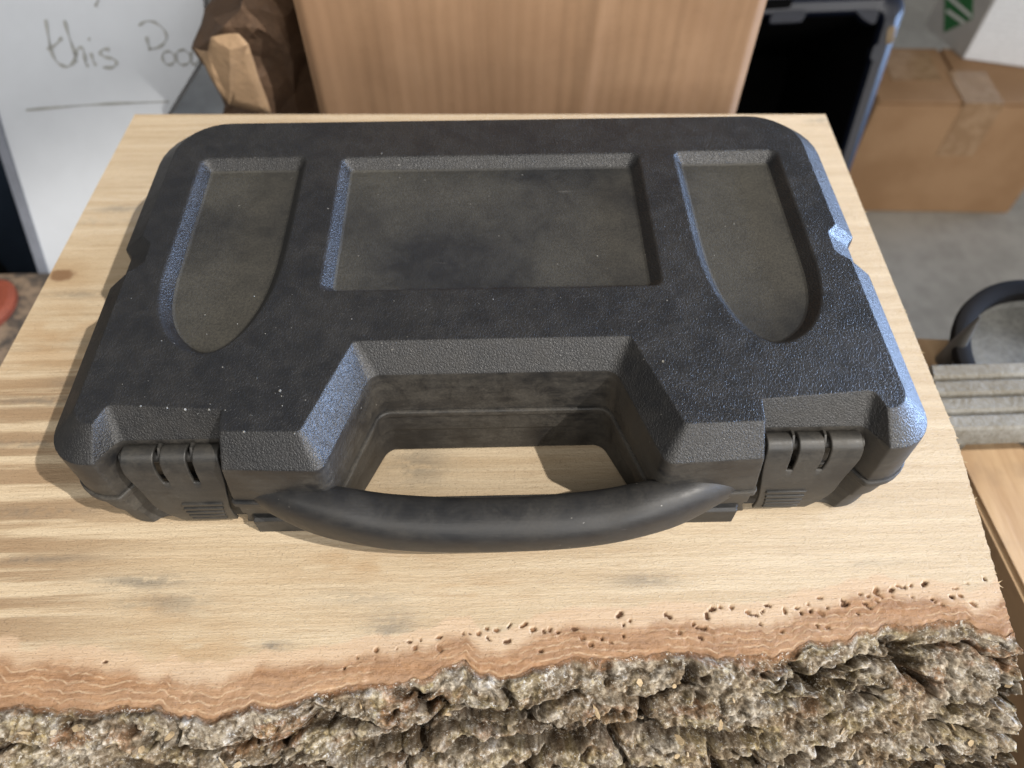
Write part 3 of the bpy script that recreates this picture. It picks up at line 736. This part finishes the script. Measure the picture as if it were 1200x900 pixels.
# front panel as a gently buckled sheet
nx_, nz_ = 120, 60
gx = np.linspace(x0, x1, nx_); gz = np.linspace(FL, .17, nz_)
GX, GZ = np.meshgrid(gx, gz)
GY = YB0 + .0035 * (fbm(GX * 26, GZ * 2.2, 3, 131) - .5) - .006 * np.exp(-((GX - x0 - (x1 - x0) * .63 - .01 * np.sin(GZ * 9)) / .006) ** 2) * .35
ed_ = np.minimum(GX - x0, x1 - GX); GY += .004 * np.exp(-(ed_ / .004) ** 2)
grid_mesh('front_panel', np.stack([GX, GY, GZ], 2), M_fluted, box1)
bm = bmesh.new()
bm.free()
for (xa, xb_) in ((x0, x0 + .004), (x1 - .004, x1)):
    bm = bmesh.new(); add_box(bm, xa, xb_, YB0 + .0065, YB0 + .24, FL, .17); obj('side_panel', bm, [M_cardin], box1, smooth=False)
bm = bmesh.new(); add_box(bm, x0 + .005, x1 - .005, YB0 + .236, YB0 + .24, FL, .17); obj('back_panel', bm, [M_card], box1, smooth=False)
bm = bmesh.new(); add_box(bm, x0 + .0045, x1 - .0045, YB0 + .007, YB0 + .235, .150, .154); obj('top_flap', bm, [M_card], box1, smooth=False)

# whiteboard leaning at the left
WN = Vector((0, -math.cos(R(30)), math.sin(R(30)))).normalized(); WP = Vector((-.3, .52, -.18))
W_ = lambda x, y: at_plane(x, y, WP, WN)
wb = empty('whiteboard', W_(120, 150), 'white dry erase board with faint handwriting and a ruled line, leaning at the left', 'whiteboard')
outl = [(-150, -60), (236, -60), (239, 15), (234, 72), (196, 134), (150, 210), (96, 300), (58, 340), (51, 316), (0, 158), (-60, -25)]
outl = [(-62, -60), (236, -60), (239, 15), (234, 72), (196, 134), (110, 300), (60, 345), (51, 316), (0, 158)]
bm = bmesh.new()
f0 = [bm.verts.new(W_(x, y)) for x, y in outl]; f1_ = [bm.verts.new(v.co - WN * .012) for v in f0]
bm.faces.new(f0); bm.faces.new(list(reversed(f1_))); strip(bm, f0, f1_)
obj('board_panel', bm, [simple('white_gloss_board', (.62, .66, .72), .35, .06, 6, spec=.5)], wb, smooth=False)
# dark blue-grey trim along the left edge
bm = bmesh.new()
ea = [W_(-62, -60), W_(0, 158), W_(51, 316), W_(60, 345)]
din = (W_(100, 158) - W_(0, 158)).normalized()
ta = [bm.verts.new(p + WN * .0025 - din * .004) for p in ea]; tb = [bm.verts.new(p + WN * .0025 + din * .0045) for p in ea]
tc = [bm.verts.new(v.co - WN * .017) for v in ta]; td = [bm.verts.new(v.co - WN * .017) for v in tb]
for i in range(3):
    for A_, B_ in ((ta, tb), (tb, td), (td, tc), (tc, ta)): bm.faces.new((A_[i], A_[i + 1], B_[i + 1], B_[i]))
obj('edge_trim', bm, [simple('grey_edge_trim', (.22, .24, .29), .5)], wb, smooth=False)
def ribbon(bm, pts, wd, lift=.0008):
    P_ = [W_(*p) + WN * lift for p in catm(pts)]
    prev_ = None
    for i, p in enumerate(P_):
        d = (P_[min(i + 1, len(P_) - 1)] - P_[max(i - 1, 0)]).normalized(); sd = d.cross(WN) * wd * (.75 + .35 * math.sin(i * .7))
        cur = (bm.verts.new(p - sd), bm.verts.new(p + sd))
        if prev_: bm.faces.new((prev_[0], prev_[1], cur[1], cur[0]))
        prev_ = cur
def catm(pts, n=6):
    out = []
    for i in range(len(pts) - 1):
        p0 = Vector(pts[max(i - 1, 0)]); p1 = Vector(pts[i]); p2 = Vector(pts[i + 1]); p3 = Vector(pts[min(i + 2, len(pts) - 1)])
        for k in range(n):
            tt_ = k / n; v = .5 * ((2 * p1) + (p2 - p0) * tt_ + (2 * p0 - 5 * p1 + 4 * p2 - p3) * tt_ ** 2 + (3 * p1 - p0 - 3 * p2 + p3) * tt_ ** 3); out.append((v.x, v.y))
    out.append(tuple(pts[-1])); return out
M_ink = simple('faded_marker_ink', (.41, .42, .41), .6, .3, 120)
strokes = [
    [(54, 23), (57, 42), (62, 64), (70, 75), (80, 78), (87, 72), (88, 62)], [(56, 58), (66, 52), (73, 44)],
    [(76, 24), (81, 42), (88, 62), (90, 73)], [(89, 66), (91, 58), (96, 56), (99, 63), (101, 74), (104, 78)],
    [(107, 62), (109, 70), (113, 77)], [(104, 45), (106, 47)],
    [(129, 58), (121, 58), (118, 63), (124, 67), (133, 69), (137, 74), (132, 79), (121, 79)],
    [(172, 43), (174, 52), (177, 59)], [(163, 30), (172, 25), (183, 27), (193, 36), (195, 46), (187, 55), (174, 58)],
    [(199, 60), (192, 62), (191, 70), (197, 76), (204, 73), (205, 65), (199, 60)],
    [(216, 58), (208, 61), (207, 70), (213, 76), (221, 74), (224, 66), (216, 58)], [(226, 60), (223, 68), (228, 76), (233, 70)],
    [(117, -14), (117, -4), (112, 8)]]
for k, s in enumerate(strokes):
    bm = bmesh.new(); ribbon(bm, s, .00135 if k < 8 else .0010)
    obj('pen_stroke', bm, [M_ink], wb, smooth=False)
bm = bmesh.new(); ribbon(bm, [(31, 129), (90, 124), (140, 121), (198, 119)], .0011); obj('ruled_line', bm, [M_ink], wb, smooth=False)

# crumpled paper bag between whiteboard and carton
bag = empty('paper_bag', at_y(305, 130, .515), 'crumpled brown paper bag with a torn pale flap, between whiteboard and tall cardboard box', 'paper bag')
M_bag = simple('dark_kraft_paper', (.13, .076, .044), .8, .35, 40, .0009, 160)
M_bagl = simple('pale_kraft_paper', (.42, .28, .165), .8, .2, 40, .0006, 260)
bm = bmesh.new()
outer = [(262, -40), (240, 14), (225, 58), (230, 64), (243, 82), (256, 112), (266, 150), (300, 170), (378, 170), (374, 128), (362, 60), (350, 0), (346, -40)]
yo = [.57, .55, .535, .53, .53, .528, .53, .53, .53, .53, .535, .54, .55]
inner = [(292, -40, .52), (284, 8, .505), (263, 32, .50), (262, 70, .506), (288, 62, .498), (302, 100, .497), (308, 150, .50), (330, 20, .515), (322, 70, .512), (345, 110, .518), (340, 60, .506), (300, 30, .495), (352, 150, .512)]
pts2 = [at_y(x, y, yy) for (x, y), yy in zip(outer, yo)] + [at_y(x, y, yy) for x, y, yy in inner]
flat = [Vector((p[0], p[1])) for p in outer] + [Vector((p[0], p[1])) for p in inner]
from mathutils.geometry import delaunay_2d_cdt
v2d, e2d, f2d, *_ = delaunay_2d_cdt(flat, [(i, (i + 1) % len(outer)) for i in range(len(outer))], [], 1, 1e-4)
vv = [bm.verts.new(p) for p in pts2]
for f in f2d: bm.faces.new([vv[i] for i in f])
bk = [bm.verts.new(p + Vector((.0, .10, -.01))) for p in pts2[:len(outer)]]
strip(bm, vv[:len(outer)], bk); bm.faces.new(bk)
bmesh.ops.subdivide_edges(bm, edges=bm.edges, cuts=3, use_grid_fill=True)
for v in bm.verts:
    nv = mnoise.noise_vector(v.co * 55) * .0034 + mnoise.noise_vector(v.co * 150) * .0014; v.co += Vector((nv.x, nv.y, nv.z))
obj('bag_body', bm, [M_bag], bag, ang=12)
bm = bmesh.new()
fl = [(248, 43, .490), (279, 38, .486), (290, 50, .484), (304, 92, .484), (318, 135, .484), (268, 121, .486), (255, 104, .488), (243, 78, .494), (236, 66, .50), (229, 58, .512), (246, 61, .492), (270, 58, .482)]
fv = [bm.verts.new(at_y(x, y, yy)) for x, y, yy in fl]
bm.faces.new([fv[i] for i in (0, 1, 11, 10)]); bm.faces.new([fv[i] for i in (1, 2, 11)]); bm.faces.new([fv[i] for i in (11, 2, 3, 4, 5)]); bm.faces.new([fv[i] for i in (10, 11, 5, 6, 7)]); bm.faces.new([fv[i] for i in (10, 7, 8, 9)])
bmesh.ops.triangulate(bm, faces=bm.faces)
bmesh.ops.subdivide_edges(bm, edges=bm.edges, cuts=3, use_grid_fill=True)
for v in bm.verts:
    nv = mnoise.noise_vector(v.co * 60); v.co += Vector((nv.x, nv.y, nv.z)) * .0016
o = obj('torn_flap', bm, [M_bagl], bag, ang=14); o['label'] = 'pale torn paper flap'
md = o.modifiers.new('thick', 'SOLIDIFY'); md.thickness = .001

# navy tote lying on its side, its dark inside towards us
tn = Vector((-.05, -.80, .60)).normalized(); tp = at_y(1040, 40, .86)
T_ = lambda x, y: at_plane(x, y, tp, tn)
tote = empty('storage_tote', T_(960, 120), 'dark navy plastic tote tipped on its side with its shaded inside, coloured black, facing forward', 'tote')
M_navy = simple('navy_plastic', (.009, .0125, .027), .38, .3, 14)
M_dark = simple('inside_shade_black', (.002, .002, .0022), .8, .3, 14, spec=.08)  # near-black colour carries the shade inside the navy tote
def rrect(px, r=22, n=6):
    out = []; m = len(px)
    for i in range(m):
        p = Vector(px[i]); a = Vector(px[i - 1]); b = Vector(px[(i + 1) % m])
        u = (a - p).normalized(); v = (b - p).normalized()
        for k in range(n + 1):
            tt_ = k / n; out.append((1 - tt_) ** 2 * (p + u * r) + 2 * tt_ * (1 - tt_) * p + tt_ ** 2 * (p + v * r))
    return out
ro = rrect([(800, 2), (1066, -8), (962, 300), (800, 300)], 26); ri = rrect([(812, 22), (1037, 14), (953, 292), (812, 292)], 18)
O0 = [T_(*p) for p in ro]; I0 = [T_(*p) for p in ri]
bm = bmesh.new()
def lp(L, d): return [bm.verts.new(p + tn * d) for p in L]
mid_ = [o_.lerp(i_, .35) for o_, i_ in zip(O0, I0)]; mid2 = [o_.lerp(i_, .85) for o_, i_ in zip(O0, I0)]
A0 = lp(O0, -.022); A1 = lp(O0, 0); A2 = lp(mid_, .004); A3 = lp(mid2, .001); A4 = lp(I0, -.006); A5 = lp([p.lerp(sum(I0, Vector()) / len(I0), .01) for p in I0], -.03)
for a, b in ((A0, A1), (A1, A2), (A2, A3), (A3, A4), (A4, A5)): strip(bm, a, b)
cen_o = sum(O0, Vector()) / len(O0)
A6 = lp([p.lerp(cen_o, .06) for p in O0], -.022); strip(bm, A0, A6); A7 = lp([p.lerp(cen_o, .16) for p in O0], -.30); strip(bm, A6, A7); bm.faces.new(A7)
obj('tote_shell', bm, [M_navy], tote, ang=40)
bm = bmesh.new()
cI = sum(I0, Vector()) / len(I0)
B0 = lp([p.lerp(cI, .012) for p in I0], -.007); B1 = lp([p.lerp(cI, .13) for p in I0], -.29); strip(bm, B0, B1); bm.faces.new(B1)
obj('tote_inside', bm, [M_dark], tote, ang=40)
# lid-lock lug and pale slot on the rim, notch along the top
bm = bmesh.new()
sl_ = rrect([(1039, 32), (1048, 30), (1044, 52), (1036, 53)], 5, 4)
a = [bm.verts.new(T_(*p) + tn * .0055) for p in sl_]; b = [bm.verts.new(T_(*p) - tn * .004) for p in sl_]
strip(bm, a, b); bm.faces.new(a); obj('rim_slot', bm, [simple('tan_slot', (.30, .22, .13), .7)], tote)
bm = bmesh.new()
ns = rrect([(893, 1), (928, -1), (925, 10), (893, 12)], 4, 3)
a = [bm.verts.new(T_(*p) + tn * .006) for p in ns]; b = [bm.verts.new(T_(*p) - tn * .004) for p in ns]
strip(bm, a, b); bm.faces.new(a); obj('rim_notch', bm, [M_dark], tote)
for lug in ([(905, 14), (945, 12), (940, 26), (900, 28)], [(1000, 12), (1030, 12), (1024, 30), (1012, 24)], [(1024, 52), (1036, 52), (1032, 78), (1018, 70)]):
    bm = bmesh.new(); L_ = rrect(lug, 5, 3); a = [bm.verts.new(T_(*p) + tn * .003) for p in L_]; b = [bm.verts.new(T_(*p) - tn * .012) for p in L_]
    strip(bm, a, b); bm.faces.new(a)
    obj('rim_lug', bm, [M_navy], tote)

# carton on the floor at the right
fbl = at_z(971, 248, FL); fbr = at_z(1181, 251, FL)
dx = (fbr - fbl); dx.z = 0; wdt = dx.length; dxn = dx.normalized(); dyn = Vector((-dxn.y, dxn.x, 0))
hgt_ = (at_plane(1090, 124, fbl, dyn)).z - FL
dep = (at_z(1062, 58, FL + hgt_) - fbl).dot(dyn)
MB_ = Matrix((( dxn.x, dyn.x, 0, fbl.x), (dxn.y, dyn.y, 0, fbl.y), (0, 0, 1, FL), (0, 0, 0, 1)))
box2 = empty('cardboard_box', MB_ @ Vector((wdt / 2, dep / 2, 0)), 'brown taped cardboard carton on the concrete floor at the right, below the white carton', 'box')
bm = bmesh.new(); add_box(bm, 0, wdt, 0, dep, .001, hgt_, MB_, .006); obj('carton_body', bm, [M_card], box2)
px_ = lambda x, y: MB_.inverted() @ at_z(x, y, FL + hgt_)
fs_ = px_(1128, 118).x
bm = bmesh.new(); add_box(bm, .004, fs_, .004, dep - .004, hgt_ + .0005, hgt_ + .005, MB_, .0015); o = obj('top_flap', bm, [M_card], box2)
bm = bmesh.new(); add_box(bm, fs_ + .008, wdt - .004, .004, dep - .004, hgt_ + .0005, hgt_ + .005, MB_, .0015); obj('top_flap', bm, [M_card], box2)
t = NT('clear_packing_tape'); M_tape = t.out(t.mix(t.rng(t.noise(60, 3), .4, .6), (.30, .185, .10), (.37, .24, .14)), .2, t.bump(t.noise(26, 2), .0015), **{'Coat Weight': .2})
bm = bmesh.new(); add_box(bm, fs_ - .004, fs_ + .062, -.0012, .0, hgt_ - .10, hgt_ + .006, MB_); add_box(bm, fs_ - .004, fs_ + .062, 0, dep * .55, hgt_ + .0055, hgt_ + .0065, MB_); obj('packing_tape', bm, [M_tape], box2, smooth=False)
ta_, tb_ = px_(1045, 98), px_(1085, 64)
bm = bmesh.new(); add_box(bm, min(ta_.x, tb_.x), max(ta_.x, tb_.x), min(ta_.y, tb_.y), max(ta_.y, tb_.y), hgt_ + .0052, hgt_ + .0062, MB_); o = obj('packing_tape', bm, [M_tape], box2, smooth=False); o['label'] = 'glossy tape patch catching the light'

# white carton standing on it
zt = FL + hgt_ + .0072
kc = at_z(1128, 68, zt); kl = at_z(1084, 30, zt); kr = at_z(1215, 80, zt)
el = (kl - kc); el.z = 0; er = (kr - kc); er.z = 0
er = er.normalized() * .26; el = el.normalized() * el.length
carton = empty('white_carton', kc + (er + el) / 2, 'white printed carton with green logo and paper label, standing on the brown taped carton', 'carton')
bm = bmesh.new()
q = [kc, kc + er, kc + er + el, kc + el]
a = [bm.verts.new(p) for p in q]; b = [bm.verts.new(p + Vector((0, 0, .20))) for p in q]
strip(bm, a, b); bm.faces.new(a); bm.faces.new(b)
obj('carton_body', bm, [simple('grey_white_carton', (.46, .45, .43), .7, .1)], carton, smooth=False)
nl = er.cross(Vector((0, 0, 1))).normalized(); nl = nl if nl.y < 0 else -nl
t = NT('printed_label')
uv = t.node('ShaderNodeTexCoord').outputs['Object']
zz = t.node('ShaderNodeSeparateXYZ', {0: uv}).outputs[2]
ln_ = t.math('MULTIPLY', t.rng(t.math('FRACT', t.math('MULTIPLY', zz, 105)), .55, .65), t.rng(t.noise(1, 2, co=t.scale((220, 220, 105), t.co)), .42, .5))
M_label = t.out(t.mix(t.math('MULTIPLY', ln_, .22), (.78, .80, .83), (.35, .36, .38)), .6)
lo = Vector((0, 0, .0004))
bm = bmesh.new()
q = [kc + nl * .0015 + er * .004 + lo, kc + er * .98 + nl * .0015 + lo, kc + er * .98 + nl * .0015 + Vector((0, 0, .19)), kc + nl * .0015 + er * .02 + Vector((0, 0, .19))]
a = [bm.verts.new(p) for p in q]; b = [bm.verts.new(p - nl * .001) for p in q]; strip(bm, a, b); bm.faces.new(a)
obj('paper_label', bm, [M_label], carton, smooth=False)
n2_ = el.cross(Vector((0, 0, 1))).normalized(); n2_ = n2_ if n2_.dot(O - kc) > 0 else -n2_
K_ = lambda x, y, d: at_plane(x, y, kc + n2_ * d, n2_)
def plate(name, pts, d, mat, parent, thick=.001):
    bm = bmesh.new(); a = [bm.verts.new(K_(x, y, d)) for x, y in pts]; b = [bm.verts.new(v.co - n2_ * thick) for v in a]
    strip(bm, a, b); bm.faces.new(a); return obj(name, bm, [mat], parent, smooth=False)
lg = plate('green_logo', [(1107, -6), (1140, -4), (1139, 22), (1106, 38)], .0012, simple('green_print', (.022, .16, .045), .6, .15), carton)
M_wl = simple('white_print', (.70, .72, .70), .6, .05)
plate('logo_stripe', [(1108, -4), (1113, -5), (1138, 17), (1138, 22)], .0020, M_wl, lg, .0006)
plate('logo_stripe', [(1108, 14), (1111, 11), (1131, 25), (1128, 28)], .0021, M_wl, lg, .0006)

# dark bin behind the whiteboard's left edge
bm = bmesh.new()
dk = empty('storage_bin', (-.72, .80, FL), 'dark black bin standing behind the left edge of the whiteboard', 'bin')
pa_ = Vector((-1.05, .66, FL)); 
add_box(bm, -1.05, -.60, .66, 1.05, FL + .002, -.08, None, .02)
obj('bin_body', bm, [simple('black_green_plastic', (.007, .0075, .007), .9, .4, 10, spec=.1)], dk)
bm = bmesh.new(); add_box(bm, -1.065, -.585, .645, 1.065, -.0795, -.055, None, .008); obj('bin_lid', bm, [simple('black_lid_plastic', (.012, .013, .014), .5, .4, 10)], dk)

# speckled box with orange disc at the left
zc = -.20
sp_ = empty('speckled_box', at_z(5, 360, zc) + Vector((0, 0, -.25)), 'brown speckled box with a round orange red spot on top, left of the slab', 'box')
c1_ = at_z(46, 318, zc); c0_ = at_z(0, 312, zc)
t = NT('speckled_brown'); nn_ = t.noise(55, 4, .7)
M_speck = t.out(t.mix(t.rng(nn_, .4, .62), (.055, .045, .038), (.22, .16, .11)), .8)
yb_ = c1_.y; xr2 = c1_.x
bm = bmesh.new(); add_box(bm, xr2 - .30, xr2 + .035, yb_ - .115, yb_, zc - .12, zc, None, .006)
obj('box_body', bm, [M_speck], sp_)
bm = bmesh.new(); add_box(bm, xr2 - .31, xr2 + .045, yb_ - .125, yb_ + .004, zc - .50, zc - .125, None, .006)
obj('box_base', bm, [simple('navy_crate', (.020, .024, .036), .5)], sp_)
dc = at_z(-14, 358, zc + .004)
bm = bmesh.new()
A = [bm.verts.new((dc.x + .022 * math.cos(a), dc.y + .030 * math.sin(a), zc + .0005)) for a in np.linspace(0, 2 * math.pi, 28, endpoint=False)]
B = [bm.verts.new((v.co.x, v.co.y, zc + .005)) for v in A]; D = [bm.verts.new(((v.co.x - dc.x) * .8 + dc.x, (v.co.y - dc.y) * .8 + dc.y, zc + .008)) for v in A]
strip(bm, A, B); strip(bm, B, D); bm.faces.new(D)
obj('orange_spot', bm, [simple('orange_red_paint', (.27, .065, .035), .6, .3)], sp_)

# plank and workshop clutter at the right
ZP = -.12
t = NT('tan_plank_wood')
n1 = t.noise(1, 5, .6, co=t.scale((60, 7, 20), t.co)); n2 = t.noise(30, 3, .6)
M_plank = t.out(t.mix(t.math('MULTIPLY', t.rng(n2, .55, .75), .4), t.mix(t.rng(n1, .35, .65), (.36, .23, .125), (.47, .325, .19)), (.24, .16, .10)), .75, t.bump(n1, .001))
pn = at_z(1107, 509, ZP); pf = at_z(1066, 392, ZP); p2 = at_z(1200, 697, ZP)
plank = empty('wooden_plank', (pn.x + .14, .22, ZP - .09), 'broad tan wooden plank lying lower down to the right of the slab', 'plank')
bm = bmesh.new()
pd = (p2 - pn).normalized(); pb = pn - pd * ((pf.y - pn.y) / -pd.y if pd.y else 0)
pq = [pb, pb + Vector((.36, -.03, 0)), pn + pd * .35 + Vector((.36, -.03, 0)), pn + pd * .35]
a = [bm.verts.new(p) for p in pq]; b = [bm.verts.new(p - Vector((0, 0, .09))) for p in pq]
strip(bm, a, b); bm.faces.new(a); bm.faces.new(b); bmesh.ops.bevel(bm, geom=bm.edges[:], offset=.003, segments=2, affect='EDGES')
obj('plank_body', bm, [M_plank], plank)
# workbench under slab and plank
bench = empty('workbench', (.12, .18, FL), 'dark brown workbench top under the slab and the plank', 'workbench')
M_bench = simple('dark_bench_wood', (.10, .062, .038), .8, .4, 30)
bm = bmesh.new(); add_box(bm, -.18, .66, -.12, .40, ZP - .13, ZP - .092, None, .004); obj('bench_top', bm, [M_bench], bench)
for x in (-.15, .60):
    for y in (-.09, .36):
        bm = bmesh.new(); add_box(bm, x, x + .05, y - .02, y + .03, FL, ZP - .1305, None, .003); obj('leg', bm, [M_bench], bench)
blk = None
for x in (-.13, .10):
    bm = bmesh.new(); add_box(bm, x, x + .06, .10, .38, ZP - .0915, -TH - .0005, None, .003)
    obj('timber_block', bm, [M_bench], bench)
# round pan with black rim
ZD = ZP + .016
pc = at_z(1243, 428, ZD); pr0 = (at_z(1121, 428, ZD) - pc).length
pan = empty('round_pan', (pc.x, pc.y, ZP), 'round grey metal pan with a thick black rim under the grooved grey strip', 'pan')
M_gal = simple('galvanised_metal', (.24, .24, .225), .6, .45, 30, .0004, 300, metal=.3)
M_rub = simple('black_rim_rubber', (.010, .009, .009), .85, spec=.15)
bm = bmesh.new()
def ringz(r, z, n=56): return [bm.verts.new((pc.x + r * math.cos(a), pc.y + r * math.sin(a), z)) for a in np.linspace(0, 2 * math.pi, n, endpoint=False)]
r1, r2, r3, r4 = ringz(pr0 * .94, ZP + .001), ringz(pr0 * .97, ZP + .014), ringz(pr0 * .90, ZP + .014), ringz(pr0 * .86, ZP + .006)
strip(bm, r1, r2); strip(bm, r2, r3); strip(bm, r3, r4); bm.faces.new(r4); bm.faces.new(r1)
obj('pan_dish', bm, [M_gal], pan, ang=35)
bm = bmesh.new()
prof = [(1.0, .012), (1.015, .020), (1.0, .025), (.93, .026), (.845, .023), (.84, .0145)]
# the rim stands up round the far side only, an arc from left to far right
arcs = np.linspace(R(-178), R(-180) , 2)
aa = np.linspace(R(35), R(184), 50)
RR = [[bm.verts.new((pc.x + pr0 * f * math.cos(a), pc.y + pr0 * f * math.sin(a), ZP + .0143 + (z - .0143) * (.55 + .45 * math.sin((a - R(35)) / R(149) * math.pi)) if z > .0143 else ZP + .0142)) for f, z in prof] for a in aa]
for A_, B_ in zip(RR, RR[1:]): strip(bm, A_, B_)
bm.faces.new(RR[0]); bm.faces.new(list(reversed(RR[-1])))
obj('black_rim', bm, [M_rub], pan, ang=40)
# grooved strip
ZG = ZP + .046
ga, gb_, gc = at_z(1092, 425, ZG), at_z(1106, 506, ZG), at_z(1210, 506, ZG)
strip_o = empty('grooved_strip', ((ga + gc) / 2).to_tuple()[:2] + (ZP,), 'weathered grey grooved strip lying across the round pan on the plank', 'strip')
M_grey = simple('weathered_grey_strip', (.24, .235, .215), .85, .3, 35, .0009, 260, col2=(.155, .14, .11))
ydir = (ga - gb_); ylen = ydir.length; ydir.normalize()
prof = []
NRB = 4
for k in range(NRB):
    y0_ = ylen * k / NRB; wv_ = ylen / NRB
    prof += [(y0_ + wv_ * .02, -.006), (y0_ + wv_ * .10, -.0015), (y0_ + wv_ * .22, 0), (y0_ + wv_ * .80, 0), (y0_ + wv_ * .92, -.0015), (y0_ + wv_ * .99, -.006)]
bm = bmesh.new()
lo_ = [(ylen, -.016), (0, -.016)]
endA = [bm.verts.new(gb_ + ydir * y + Vector((0, 0, z))) for y, z in prof + lo_]
endB = [bm.verts.new(v.co + Vector((.24, .004, 0))) for v in endA]
strip(bm, endA, endB); bm.faces.new(endA); bm.faces.new(endB)
obj('strip_body', bm, [M_grey], strip_o, ang=25)
bm = bmesh.new(); gs = gb_ + ydir * ylen * .25
add_box(bm, gs.x + .05, gs.x + .07, gs.y, gs.y + .02, ZP + .0145, ZG - .0165)
obj('strip_foot', bm, [M_grey], strip_o)
bm = bmesh.new(); add_box(bm, ga.x + .012, ga.x + .026, gs.y, gs.y + .02, ZP + .0005, ZG - .0165); obj('strip_foot', bm, [M_grey], strip_o)
# spike
s0 = at_z(1107, 424, ZP); sH = at_y(1105, 372, s0.y).z
bm = bmesh.new()
A = [bm.verts.new((s0.x + .0068 * math.cos(a), s0.y + .0068 * math.sin(a), ZP + .0005)) for a in np.linspace(0, 2 * math.pi, 12, endpoint=False)]
B = [bm.verts.new((s0.x + (v.co.x - s0.x) * .75, s0.y + (v.co.y - s0.y) * .75, ZP + (sH - ZP) * .4)) for v in A]
D = [bm.verts.new((s0.x + (v.co.x - s0.x) * .12, s0.y + (v.co.y - s0.y) * .12, sH)) for v in A]
strip(bm, A, B); strip(bm, B, D); bm.faces.new(D); bm.faces.new(A)
tag(obj('metal_spike', bm, [simple('dull_dark_steel', (.13, .125, .115), .5, .3, metal=.4)]), 'dull pointed grey metal spike standing left of the round pan', 'spike')
# aluminium bar near the bark's right end
b0 = at_z(1190, 790, ZP - .085); b1 = at_z(1222, 905, ZP - .085)
bd = (b1 - b0).normalized(); bn = Vector((bd.y, -bd.x, 0)); bn = bn if bn.x > 0 else -bn
bm = bmesh.new()
q = [b0 - bd * .02, b0 - bd * .02 + bn * .035, b1 + bd * .15 + bn * .035, b1 + bd * .15]
a = [bm.verts.new(p) for p in q]; b = [bm.verts.new(p - Vector((0, 0, .0065))) for p in q]
strip(bm, a, b); bm.faces.new(a); bm.faces.new(b); bmesh.ops.bevel(bm, geom=bm.edges[:], offset=.001, segments=2, affect='EDGES')
tag(obj('aluminium_bar', bm, [simple('bright_aluminium', (.72, .75, .80), .28, .1, 60, metal=.9)]), 'shiny flat aluminium bar low down beside the right end of the bark', 'bar')
